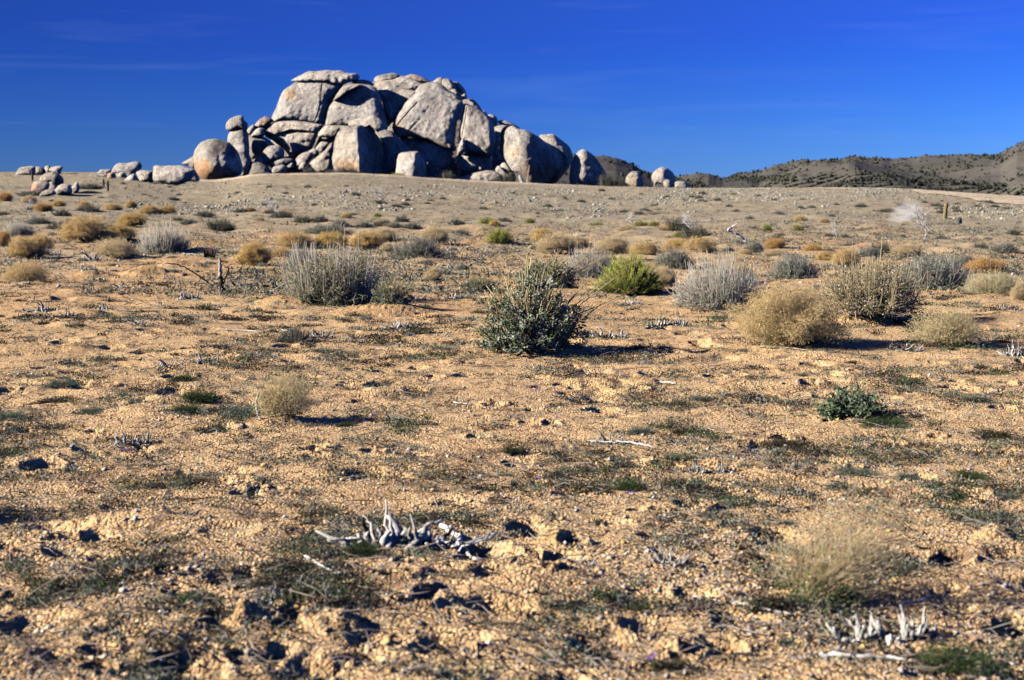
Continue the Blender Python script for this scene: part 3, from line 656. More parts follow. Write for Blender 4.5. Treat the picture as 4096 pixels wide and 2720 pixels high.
rock(B_, [(380, 330), (420, 268), (500, 235), (560, 235), (640, 262), (700, 318), (780, 358), (824, 396), (802, 414), (700, 376), (640, 326), (560, 299), (480, 303)], 149, 'curved crust slab capping the largest right hand dome block', T=0.45, box=0.6, lean=0.5)
rock(B_, [(182, 702), (168, 650), (198, 570), (278, 450), (338, 380), (398, 327), (470, 297), (560, 292), (650, 326), (720, 372), (800, 402), (828, 420), (790, 520), (765, 650), (745, 856), (690, 858), (620, 828), (520, 786), (400, 764), (320, 749), (240, 758), (205, 742)], 148, 'largest grey brown dome block with two slanting grooves', T=0.34, box=0.48, lean=0.45, yaw=0.04, cracks=[([(400, 425), (320, 510), (240, 600), (195, 670)], 2.6, 0.05), ([(510, 465), (430, 570), (330, 680), (240, 752)], 2.6, 0.05)], stain_shade=[(600, 480, 150, (0.82, 0.80, 0.80)), (200, 660, 60, (1.2, 0.95, 0.7))])
rock(B_, [(232, 770), (290, 753), (400, 768), (520, 790), (640, 834), (718, 874), (724, 935), (712, 1005), (662, 1040), (620, 1046), (560, 1040), (470, 1000), (400, 960), (320, 900), (278, 824)], 147.3, 'grey block under the grooved dome block', T=0.4, box=0.5, lean=0.4)
rock(B_, [(830, 505), (846, 440), (886, 446), (960, 476), (1052, 538), (1104, 590), (1127, 680), (1133, 780), (1113, 904), (1070, 936), (980, 908), (860, 884), (842, 786), (796, 764), (802, 660), (820, 580)], 146.5, 'tall pillar block right of the deep vertical joint', T=0.42, box=0.5, lean=0.45, yaw=0.0, cracks=[([(868, 470), (850, 600), (820, 760)], 2.5, 0.06)], stain_shade=[(1120, 860, 45, (1.2, 0.8, 0.55))])
rock(B_, [(772, 932), (786, 850), (828, 760), (857, 800), (857, 872), (822, 914)], 144, 'small upright flake beside the pillar block', T=0.7)
rock(B_, [(764, 965), (800, 925), (880, 908), (1000, 912), (1082, 936), (1093, 1020), (1075, 1080), (960, 1100), (850, 1100), (798, 1070), (776, 1015)], 146, 'squat block under the pillar block', T=0.6, cracks=[([(935, 930), (980, 1000), (975, 1060)], 2.5, 0.1)])
rock(B_, [(543, 234), (590, 195), (625, 186), (655, 212), (648, 262), (560, 244)], 155, 'pointed rock on the right summit', T=0.9, yaw=0.1)
rock(B_, [(632, 260), (640, 206), (690, 201), (742, 238), (774, 308), (806, 350), (780, 366), (720, 330), (660, 290)], 154, 'rounded rock right of the pointed summit rock', T=0.8)
rock(B_, [(718, 235), (770, 228), (812, 258), (852, 308), (868, 384), (832, 350), (794, 330), (752, 272)], 155.5, 'rightmost rock on the right summit, dark on its right side', T=0.8)
rock(B_, [(714, 312), (760, 300), (792, 342), (772, 352)], 151.5, 'small pale chip below the right summit rocks', T=0.8, group=None)
rock(B_, [(816, 362), (850, 343), (868, 384), (830, 394)], 151, 'small pale stone in the notch above the pillar block', T=0.8, group=None)
rock(B_, [(828, 420), (835, 400), (880, 386), (930, 398), (982, 448), (1014, 502), (1050, 530), (1000, 530), (900, 462), (850, 446)], 153, 'shoulder rock above the pillar block', T=0.7)
rock(B_, [(1000, 505), (1040, 508), (1064, 545), (1030, 548)], 156, 'tiny dark rock on the skyline above the pillar block', T=0.8, group=None)
rock(B_, [(1066, 548), (1110, 538), (1152, 570), (1158, 622), (1140, 700), (1110, 640)], 158, 'dark rounded rock on the skyline right of the pillar block', T=0.8)
rock(B_, [(1158, 600), (1220, 593), (1290, 618), (1364, 664), (1366, 700), (1280, 700), (1200, 650)], 158, 'dark tilted slab pointing left behind the big right boulder', T=0.7)
rock(B_, [(1110, 700), (1150, 640), (1240, 640), (1290, 700), (1290, 1050), (1200, 1130), (1110, 1100)], 156, 'shaded dark rock filling the gap behind the big right boulder', T=0.5)
# right group
rock(B_, [(1555, 745), (1620, 730), (1680, 727), (1760, 780), (1830, 840), (1866, 920), (1852, 1000), (1800, 1080), (1700, 1190), (1580, 1190), (1600, 900)], 146, 'pale topped boulder leaning behind the big right boulder', T=0.55, yaw=0.1, ridges=[(1700, 730, 1750, 1100, 0.1, 0.5)])
rock(B_, [(1172, 884), (1183, 790), (1188, 720), (1220, 660), (1290, 643), (1360, 676), (1420, 688), (1480, 713), (1550, 753), (1610, 798), (1700, 846), (1764, 890), (1803, 960), (1755, 1055), (1680, 1130), (1600, 1190), (1500, 1215), (1436, 1195), (1426, 1140), (1360, 1094), (1300, 1072), (1240, 1012), (1200, 942)], 141, 'big faceted boulder, pale on the left and dark underneath, right end of the pile', T=0.28, box=0.8, lean=0.15, ridges=[(1420, 688, 1430, 1190, 0.75, 0.45)], stain_shade=[(1480, 1080, 150, (0.62, 0.50, 0.42)), (1650, 1100, 120, (0.6, 0.48, 0.4)), (1300, 900, 90, (1.25, 1.12, 0.95))])  # colour spots paint the shadowed underside and the lit left facets
rock(B_, [(1843, 1060), (1870, 960), (1920, 890), (1960, 868), (2010, 884), (2080, 940), (2140, 1030), (2192, 1115), (2160, 1210), (2000, 1225), (1850, 1210)], 142, 'dark pointed boulder in the shade of the big faceted boulder', T=0.5, ridges=[(1965, 870, 1975, 1200, 0.35, 0.5)])
rock(B_, [(2000, 1190), (2080, 1130), (2160, 1160), (2180, 1225), (2020, 1228)], 143, 'small shaded rock at the foot of the dark pointed boulder', T=0.6)
# front boulders
rock(A_, [(1213, 1060), (1290, 980), (1380, 908), (1450, 848), (1482, 828), (1510, 900), (1500, 1100), (1380, 1100), (1290, 1080), (1230, 1070)], 142.5, 'pale sloping slab at the left foot of the largest front boulder', T=0.5, yaw=0.1, lean=0.4)
rock(A_, [(1458, 1010), (1458, 930), (1480, 860), (1478, 830), (1500, 770), (1540, 700), (1620, 668), (1730, 643), (1800, 655), (1832, 636), (1872, 668), (1900, 700), (1932, 760), (1957, 830), (1967, 900), (1958, 1000), (1942, 1095), (1900, 1130), (1800, 1135), (1700, 1110), (1600, 1105), (1530, 1090), (1478, 1060)], 139, 'largest front boulder, split into a lit face and a shadowed face by a sharp ridge', T=0.26, box=0.75, lean=0.35, yaw=0.0, ridges=[(1712, 640, 1745, 1110, 0.50, 1.5)], stain_shade=[(1640, 1060, 120, (1.15, 0.88, 0.66)), (1560, 1000, 80, (0.85, 0.78, 0.74))])
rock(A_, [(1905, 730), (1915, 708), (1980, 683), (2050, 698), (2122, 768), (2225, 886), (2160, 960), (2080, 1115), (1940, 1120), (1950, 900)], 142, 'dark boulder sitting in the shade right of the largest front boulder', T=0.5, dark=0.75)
rock(A_, [(2020, 1140), (2060, 1040), (2130, 1000), (2160, 1060), (2160, 1150)], 144, 'low rock in deep shade left of the small square boulder', T=0.6)
rock(B_, [(186, 1140), (200, 1060), (210, 960), (230, 908), (290, 892), (380, 886), (412, 893), (432, 930), (482, 980), (502, 1060), (492, 1115), (460, 1170), (300, 1170), (200, 1158)], 138, 'small square boulder alone in front of the dome', T=0.4, box=0.65, lean=0.35, ridges=[(375, 888, 350, 1150, 0.25, 0.9)], yaw=0.05)
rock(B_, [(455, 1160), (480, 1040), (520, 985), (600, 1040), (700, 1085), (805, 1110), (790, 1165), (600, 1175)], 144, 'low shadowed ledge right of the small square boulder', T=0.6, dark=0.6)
rock(B_, [(775, 1145), (930, 1092), (1060, 1066), (1150, 1080), (1222, 1118), (1250, 1170), (1200, 1205), (1000, 1200), (820, 1175)], 142, 'low grey slab on the ground below the pillar block', T=0.8)
rock(B_, [(1180, 1024), (1210, 993), (1262, 1000), (1314, 1085), (1260, 1110), (1200, 1060)], 143.5, 'pale rock tucked under the left edge of the big faceted boulder', T=0.7)
rock(B_, [(1136, 1064), (1168, 1022), (1212, 1056), (1244, 1100), (1312, 1092), (1330, 1150), (1240, 1180), (1190, 1120)], 142, 'white angular rock beside the green bush at the pile', T=0.7)
rock(B_, [(1355, 1130), (1370, 1110), (1425, 1205), (1385, 1218)], 138.5, 'thin white stone shard leaning under the big faceted boulder', T=0.6, group=None)
rock(B_, [(1030, 1190), (1050, 1160), (1085, 1170), (1090, 1200)], 139, 'small pale stone before the low grey slab', T=0.7, group=None)
rock(B_, [(620, 1165), (640, 1148), (690, 1155), (690, 1178)], 138.5, 'tiny pale stone lying in the dome shadow', T=0.7, group=None)
# left group
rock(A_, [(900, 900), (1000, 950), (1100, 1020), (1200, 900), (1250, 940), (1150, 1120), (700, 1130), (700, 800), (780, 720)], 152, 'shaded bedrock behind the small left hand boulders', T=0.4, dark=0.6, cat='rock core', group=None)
rock(A_, [(481, 662), (485, 620), (520, 580), (570, 555), (620, 546), (642, 556), (652, 590), (682, 622), (687, 660), (670, 702), (640, 668), (600, 668), (560, 682), (525, 695), (490, 682)], 146, 'balanced rock perched on the leaning pillar at left', T=0.6, ridges=[(640, 550, 655, 690, 0.1, 0.6)])
rock(A_, [(496, 795), (500, 740), (525, 693), (570, 672), (640, 650), (662, 670), (692, 720), (697, 790), (700, 900), (640, 900), (590, 880), (510, 830)], 146, 'pale leaning pillar under the balanced rock', T=0.6, ridges=[(650, 655, 690, 860, 0.05, 0.8)])
rock(A_, [(548, 828), (580, 808), (630, 800), (667, 820), (692, 880), (712, 940), (728, 990), (717, 1045), (690, 1105), (630, 1115), (600, 1000), (580, 900)], 143, 'grey egg shaped boulder behind the large round boulder', T=0.6, stain_shade=[(670, 960, 60, (0.75, 0.75, 0.78))])
rock(A_, [(174, 1000), (178, 930), (193, 870), (238, 808), (310, 777), (390, 769), (450, 782), (510, 803), (552, 840), (592, 890), (622, 970), (638, 1040), (622, 1100), (560, 1130), (480, 1145), (380, 1168), (290, 1168), (228, 1135), (190, 1075)], 130.5, 'large round boulder, orange at its base and grey on top', T=0.75, box=0.9, lean=0.0, stain_shade=[(230, 1050, 120, OR), (330, 1110, 130, (1.08, 0.80, 0.56)), (420, 850, 110, DK), (350, 900, 90, (0.72, 0.70, 0.72)), (540, 900, 60, (0.45, 0.42, 0.42))])
rock(A_, [(752, 672), (758, 630), (790, 590), (850, 555), (900, 570), (922, 585), (908, 618), (865, 655), (840, 668), (790, 668)], 150, 'pinkish rounded rock on the skyline left of the dome', T=0.7, stain_shade=[(840, 620, 80, (1.1, 0.88, 0.74))])
rock(A_, [(680, 692), (700, 660), (740, 633), (757, 650), (752, 692), (705, 730), (682, 722)], 149, 'small tilted rock between the balanced rock and the pinkish rock', T=0.7)
rock(A_, [(716, 740), (758, 684), (800, 663), (843, 680), (845, 735), (800, 755), (722, 750)], 148.5, 'pale knobby rock under the pinkish rock', T=0.7)
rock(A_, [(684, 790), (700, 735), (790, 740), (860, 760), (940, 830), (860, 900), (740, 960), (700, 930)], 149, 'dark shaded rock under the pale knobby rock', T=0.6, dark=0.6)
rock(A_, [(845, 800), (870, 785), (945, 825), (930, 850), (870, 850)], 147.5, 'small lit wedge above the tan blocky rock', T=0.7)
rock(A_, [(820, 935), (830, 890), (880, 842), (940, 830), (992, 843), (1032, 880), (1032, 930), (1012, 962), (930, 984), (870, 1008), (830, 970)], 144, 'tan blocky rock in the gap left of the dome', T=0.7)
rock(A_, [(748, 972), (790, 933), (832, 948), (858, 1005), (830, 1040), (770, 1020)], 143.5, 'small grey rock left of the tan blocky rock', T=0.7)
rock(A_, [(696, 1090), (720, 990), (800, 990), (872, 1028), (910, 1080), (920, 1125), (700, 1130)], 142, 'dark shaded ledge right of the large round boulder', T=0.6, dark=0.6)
rock(A_, [(893, 1002), (960, 968), (1040, 948), (1112, 958), (1122, 987), (1060, 1014), (980, 1024), (910, 1036)], 143, 'flat stacked slab, upper of two left of the pale sloping slab', T=1.0)
rock(A_, [(898, 1072), (940, 1028), (1020, 1012), (1062, 1040), (1032, 1100), (920, 1105)], 142, 'flat stacked slab, lower of two left of the pale sloping slab', T=0.9)
rock(A_, [(1122, 1036), (1128, 970), (1180, 918), (1240, 891), (1292, 898), (1313, 940), (1262, 986), (1212, 1010), (1172, 1060)], 143.5, 'grey hump rock left of the pale sloping slab', T=0.7)
rock(A_, [(1258, 888), (1310, 863), (1352, 878), (1363, 912), (1322, 950), (1296, 925)], 145, 'small brown rock above the grey hump rock', T=0.7)
rock(A_, [(1168, 1050), (1198, 988), (1242, 993), (1222, 1060)], 141.5, 'small white stone at the foot of the grey hump rock', T=0.7, group=None)
rock(A_, [(1056, 1026), (1108, 993), (1122, 1032), (1072, 1048)], 142, 'small pale stone between the flat slabs and the grey hump rock', T=0.7, group=None)
# pale outcrops left of the round boulder
LG = 'pale outcrops on the left skyline'
rock(L_, [(1600, 295), (1603, 180), (1640, 161), (1700, 168), (1790, 163), (1890, 163), (1972, 188), (2040, 205), (2030, 260), (1980, 320), (1880, 360), (1780, 365), (1700, 345), (1620, 330)], None, 'long whitish outcrop left of the large round boulder', T=0.5, box=0.65, lean=0.3, stain_shade=[(1850, 250, 150, LT)], group=LG, name='outcrop', cat='outcrop', dd=-3.0)
rock(L_, [(1900, 140), (1960, 100), (2040, 60), (2100, 120), (2040, 200), (1960, 165)], None, 'pale sloping rock behind the large round boulder', T=0.6, group=LG, name='outcrop', cat='outcrop', dd=1.8)
rock(L_, [(1925, 300), (1980, 223), (2030, 203), (2084, 290), (2070, 330), (1960, 335)], None, 'tan rock between the long outcrop and the large round boulder', T=0.6, group=LG, name='outcrop', cat='outcrop', dd=-4.0)
rock(L_, [(1160, 235), (1198, 165), (1250, 136), (1320, 138), (1400, 121), (1452, 126), (1483, 160), (1472, 202), (1432, 220), (1402, 275), (1350, 320), (1250, 320), (1203, 300), (1186, 242)], None, 'big pale humped boulder standing on the left crest', T=0.55, box=0.75, lean=0.2, group=LG, stain_shade=[(1465, 170, 30, DK)], dd=2.5)
rock(L_, [(1118, 300), (1130, 245), (1180, 235), (1207, 255), (1210, 310), (1125, 310)], None, 'small brown block left of the pale humped boulder', T=0.7, group=LG, ridges=[(1165, 240, 1160, 300, 0.1, 0.8)], stain_shade=[(1150, 270, 60, (0.9, 0.72, 0.55))], dd=1.0)
rock(L_, [(1012, 250), (1050, 206), (1120, 201), (1168, 206), (1155, 240), (1100, 262), (1020, 262)], None, 'flat grey rock on the skyline left of the pale humped boulder', T=0.8, group=LG, dd=1.2)
rock(L_, [(926, 278), (960, 256), (1100, 253), (1134, 275), (1000, 290)], None, 'thin pale ledge lying on the left crest', T=1.0, group=LG, dd=0.2)
rock(L_, [(1290, 335), (1340, 273), (1400, 248), (1442, 290), (1456, 330), (1370, 340)], None, 'low crumbly pale rock at the foot of the humped boulder', T=0.7, rough=1.8, group=LG, dd=0.0)
rock(L_, [(1425, 235), (1480, 211), (1560, 216), (1606, 223), (1608, 330), (1460, 335), (1440, 275)], None, 'cream coloured block between the humped boulder and the long outcrop', T=0.6, group=LG, ridges=[(1550, 215, 1570, 320, 0.05, 0.7)], dd=-1.0)
rock(L_, [(162, 250), (200, 190), (270, 173), (320, 168), (372, 180), (360, 260), (260, 275), (170, 270)], None, 'layered grey outcrop on the far left skyline', T=0.6, rough=1.5, cracks=[([(190, 208), (300, 190), (370, 200)], 3, 0.2)], group=LG, dd=0.5)
rock(L_, [(345, 210), (380, 173), (430, 178), (472, 205), (480, 250), (400, 260), (348, 250)], None, 'darker rounded rock joined to the layered outcrop', T=0.7, stain_shade=[(445, 210, 50, DK)], group=LG, dd=0.2)
OG = 'rocks of the owl shaped stack'
rock(L_, [(328, 430), (328, 390), (350, 340), (400, 318), (450, 323), (514, 345), (505, 410), (425, 470), (350, 460)], None, 'pale base rock on the left of the stacked outcrop', T=0.6, group=OG, stain_shade=[(350, 380, 60, (1.15, 0.85, 0.65))], dd=0.0)
rock(L_, [(500, 420), (515, 345), (545, 328), (600, 380), (580, 430)], None, 'dark filler rock under the overhanging belly of the stacked outcrop', T=0.6, group=OG, dark=0.8, dd=0.8)
rock(L_, [(414, 325), (428, 280), (480, 240), (540, 230), (600, 248), (647, 275), (666, 320), (657, 365), (600, 392), (545, 345), (450, 326)], None, 'overhanging rounded belly rock of the stacked outcrop', T=0.8, lean=-0.2, group=OG, stain_shade=[(620, 350, 60, (0.7, 0.55, 0.45))], dd=0.3)
rock(L_, [(464, 185), (490, 161), (520, 170), (532, 200), (512, 242), (480, 242)], None, 'small left knob on top of the stacked outcrop', T=0.9, group=OG, dd=0.5)
rock(L_, [(512, 215), (522, 188), (560, 172), (620, 166), (657, 176), (642, 215), (628, 262), (590, 250), (540, 242)], None, 'anvil shaped top rock of the stacked outcrop', T=0.9, group=OG, cracks=[([(520, 185), (530, 240)], 2, 0.2)], dd=0.3)
rock(L_, [(412, 480), (450, 428), (520, 408), (572, 425), (584, 460), (500, 485)], None, 'flat pale slab in front of the stacked outcrop', T=0.7, group=OG, dd=-2.0)
rock(L_, [(566, 425), (620, 368), (680, 350), (732, 368), (754, 412), (742, 460), (620, 470), (585, 460)], None, 'pale sloping rock right of the stacked outcrop', T=0.6, group=OG, dd=-1.0)
rock(L_, [(742, 400), (780, 345), (812, 333), (834, 400), (812, 450), (760, 452)], None, 'small cracked rock at the right end of the stacked outcrop', T=0.7, group=OG, rough=1.5, dd=-0.5)
RG = 'lone boulders on the right crest'
rock(R_, [(529, 700), (530, 620), (560, 570), (600, 540), (662, 543), (702, 590), (710, 640), (706, 730), (620, 745), (560, 740)], 132, 'cream stump shaped boulder on the right crest', T=0.6, group=RG, ridges=[(655, 560, 650, 710, 0.05, 0.7)], stain_shade=[(610, 660, 90, (1.3, 1.1, 0.8))])
rock(R_, [(803, 620), (813, 570), (850, 523), (910, 496), (970, 508), (1032, 560), (1054, 622), (1054, 690), (1000, 730), (930, 730), (825, 725), (830, 670)], 134, 'mushroom shaped round boulder on the right crest', T=0.6, group=RG, ridges=[(905, 500, 915, 690, 0.1, 0.6)])
rock(R_, [(926, 645), (960, 623), (1000, 633), (1028, 680), (1005, 725), (940, 725)], 131.5, 'small rock nestled against the mushroom shaped boulder', T=0.7, group=RG)
rock(R_, [(1026, 720), (1040, 663), (1080, 641), (1150, 648), (1200, 688), (1190, 725)], 131.5, 'low pale grey rock right of the mushroom shaped boulder', T=0.7, group=RG)
rock(R_, [(386, 722), (410, 704), (432, 718), (420, 728)], 129, 'tiny pale stone on the crest right of the pile', T=0.7, group=None)
# ------------------------------------------------------------------ plants (prototypes are one metre wide, copied and scaled)
def curve_paths(rng, base, tip, lift=0.35, K=4, wob=0.03):
    t = np.linspace(0, 1, K)[None, :, None]; mid = base + (tip - base) * 0.5; L = np.linalg.norm(tip - base, axis=1)
    mid = mid + np.stack([np.zeros(len(L)), np.zeros(len(L)), L * lift * 0.5], -1) * -1.0 * 0 + (rng.normal(size=mid.shape) * wob)
    mid[:, :2] = base[:, :2] + (tip[:, :2] - base[:, :2]) * (0.5 - lift * 0.35) + rng.normal(size=(len(L), 2)) * wob
    return (1 - t) ** 2 * base[:, None] + 2 * t * (1 - t) * mid[:, None] + t ** 2 * tip[:, None]
def dirs(rng, n, lo=-0.2, hi=1.0):
    z = rng.uniform(lo, hi, n); a = rng.uniform(0, 6.2832, n); r = np.sqrt(np.maximum(0, 1 - z * z)); return np.stack([r * np.cos(a), r * np.sin(a), z], -1)
def lumpy(d, seed, amp=0.30): return 1 + noise3(d * 2.0 + seed * 5.1, 3)[:, None] * amp * 1.6 + noise3(d * 4 + seed, 4)[:, None] * amp * 0.6
def proto_gold(rng, Hh, n, tr, col, green=0.0, airy=0.0, seed=0, name='buckwheat_bush', lean=0.0):
    root = empty(name); base_c = np.array([0, 0, 0.5 * Hh])
    st = MB(); tw = MB()
    d = dirs(rng, 170, -0.35, 1); tip = d * lumpy(d, seed) * np.array([0.46, 0.46, 0.5 * Hh]) * rng.uniform(0.7, 1.0, (170, 1)) + base_c; tip[:, 2] = np.maximum(tip[:, 2], 0.03)
    b = rng.normal(size=(170, 3)) * [0.05, 0.05, 0.0] + [0, 0, -0.01]
    tip[:, 0] += lean * tip[:, 2]
    tubes(st, curve_paths(rng, b, tip, 0.2, 5), np.array([[0.005, 0.0045, 0.004, 0.003, 0.002]]) * min(1, tr / 0.0022), vary(rng, 170, np.array(col) * 0.75, 0.15))
    m = int(n * (1 - airy * 0.4)); d = dirs(rng, m, -0.72, 1); r = (rng.beta(3.0 - airy * 1.2, 1.25, m) * (1 + 0.10 * np.abs(rng.normal(size=m)) * (rng.random(m) < 0.35)))[:, None]
    p = d * lumpy(d, seed) * r * np.where(d[:, 2:] > 0, np.array([0.5, 0.5, 0.64 * Hh]), np.array([0.5, 0.5, 0.40 * Hh])) + base_c * 0.76; p[:, 0] += lean * p[:, 2]; p[:, 2] = np.maximum(p[:, 2], 0.005)
    o = unit(p - [0, 0, -0.05 * Hh]) * (0.5 + 0.5 * airy) + rng.normal(size=(m, 3)) * 0.7; L = rng.uniform(0.012, 0.045, (m, 1))
    q1 = p + o * L * 0.5 + rng.normal(size=(m, 3)) * 0.004; q2 = p + o * L + rng.normal(size=(m, 3)) * 0.010
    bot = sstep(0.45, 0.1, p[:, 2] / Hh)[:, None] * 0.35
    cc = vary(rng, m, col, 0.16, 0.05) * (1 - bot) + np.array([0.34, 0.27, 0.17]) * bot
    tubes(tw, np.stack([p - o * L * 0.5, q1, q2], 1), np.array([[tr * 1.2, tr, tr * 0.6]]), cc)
    leaves(tw, rng, q2, rng.uniform(0.008, 0.017, m) * (tr / 0.0016) ** 0.4, vary(rng, m, np.array(col) * 1.10, 0.22, 0.05), 0.2, 0.9)
    st.obj('stems', M_twig, root); tw.obj('seed_twigs', M_twig, root)
    if green:
        gm_ = MB(); k = int(2600 * green); d = dirs(rng, k, 0, 1); p = d * rng.uniform(0.2, 1, (k, 1)) * [0.30, 0.30, 0.30 * Hh] + [0.05, -0.12, 0.0]
        tubes(gm_, np.stack([p, p + d * 0.03 + rng.normal(size=p.shape) * 0.008], 1), 0.0025, vary(rng, k, (0.13, 0.16, 0.06), 0.25))
        leaves(gm_, rng, p + d * 0.02, 0.014, vary(rng, k, (0.14, 0.18, 0.065), 0.25), 0.5, 0.35); gm_.obj('green_leaves', M_leaf, root)
    return root
def proto_twiggy(rng, Hh, ns, stem_c, leaf_c, nl, lsz, white=60, white_c=(0.74, 0.69, 0.60), sr=0.004, spread=0.5, name='sagebrush', leaf_top=0.85, upright=0.35):
    """many stiff stems from the ground, leaf clumps along them, bare pale tips standing out"""
    root = empty(name); st = MB(); lf = MB()
    d = dirs(rng, ns, 0.02, 1); R_ = rng.uniform(0.35, 1.0, (ns, 1)) ** 0.6 * lumpy(d, 2.0, 0.10); tip = d * R_ * [spread, spread, Hh * 0.9]
    b = tip * [0.42, 0.42, 0] + rng.normal(size=(ns, 3)) * [0.05, 0.05, 0] - [0, 0, 0.01]
    P = curve_paths(rng, b, tip, upright, 5, 0.035); P[:, 1:] += rng.normal(size=P[:, 1:].shape) * 0.012
    tubes(st, P, np.array([[1.0, 0.85, 0.72, 0.6, 0.4]]) * sr, vary(rng, ns, stem_c, 0.2, 0.06))
    # side twigs
    k = ns * 8; i = rng.integers(0, ns, k); t = rng.uniform(0.3, 1, k); j = np.minimum((t * 4).astype(int), 3); f = (t * 4 - j)[:, None]
    p = P[i, j] * (1 - f) + P[i, j + 1] * f; dd = unit(P[i, j + 1] - P[i, j]) + rng.normal(size=(k, 3)) * 0.7
    q_ = p + dd * rng.uniform(0.03, 0.09, (k, 1))
    tubes(st, np.stack([p, (p + q_) / 2 + rng.normal(size=(k, 3)) * 0.006, q_], 1), np.array([[0.7, 0.55, 0.35]]) * sr, vary(rng, k, stem_c, 0.22, 0.06))
    if nl:
        i = rng.integers(0, ns, nl); t = rng.uniform(0.12, leaf_top, nl); j = np.minimum((t * 4).astype(int), 3); f = (t * 4 - j)[:, None]
        p = P[i, j] * (1 - f) + P[i, j + 1] * f + rng.normal(size=(nl, 3)) * 0.028; p[:, 2] = np.maximum(p[:, 2], 0.005)
        leaves(lf, rng, p, rng.uniform(0.6, 1.3, nl) * lsz, vary(rng, nl, leaf_c, 0.22, 0.06), 0.5, 0.5); lf.obj('foliage', M_leaf, root)
    st.obj('stems', M_twig, root)
    if white:
        wt = MB(); d = dirs(rng, white, 0.45, 1); tip = d * rng.uniform(0.9, 1.25, (white, 1)) * [spread * 0.95, spread * 0.95, Hh * 1.02]; tip[:, 2] *= rng.uniform(0.68, 1.0, white) ** 1.5 * 1.10; b = tip * np.concatenate([rng.uniform(0.72, 0.92, (white, 2)), rng.uniform(0.05, 0.4, (white, 1))], 1)
        tubes(wt, curve_paths(rng, b, tip, 0.15, 4, 0.012), np.array([[0.95, 0.85, 0.7, 0.45]]) * sr, vary(rng, white, white_c, 0.1, 0.03)); wt.obj('bare_stems', M_twig, root)
    return root
def proto_ephedra(rng, Hh=0.66, n=2200):
    root = empty('ephedra_bush'); st = MB(); n0 = 260
    d = dirs(rng, n0, 0.0, 1); tip = d * rng.uniform(0.6, 0.9, (n0, 1)) * [0.5, 0.5, Hh]; b = tip * [0.22, 0.22, 0] + rng.normal(size=(n0, 3)) * [0.05, 0.05, 0]
    P = curve_paths(rng, b, tip, 0.5, 5, 0.015); tubes(st, P, np.array([[0.006, 0.005, 0.004, 0.003, 0.002]]), vary(rng, n0, (0.36, 0.30, 0.10), 0.2)); st.obj('stems', M_twig, root)
    br = MB(); i = rng.integers(0, n0, n); t = rng.uniform(0.15, 1, n); j = np.minimum((t * 4).astype(int), 3); f = (t * 4 - j)[:, None]; p = P[i, j] * (1 - f) + P[i, j + 1] * f
    dd = unit(P[i, j + 1] - P[i, j]) * 0.8 + unit(rng.normal(size=(n, 3))) * 0.33 + [0, 0, 0.45]; L = rng.uniform(0.06, 0.17, (n, 1)); q_ = p + unit(dd) * L
    tubes(br, np.stack([p, (p + q_) / 2 + rng.normal(size=(n, 3)) * 0.004, q_], 1), np.array([[0.0026, 0.0024, 0.0016]]), vary(rng, n, (1, 1, 1), 0.15, 0.04) * np.array([(0.33, 0.35, 0.075), (0.43, 0.40, 0.10), (0.22, 0.27, 0.07)])[rng.integers(0, 3, n)])
    br.obj('green_branchlets', M_leaf, root); return root
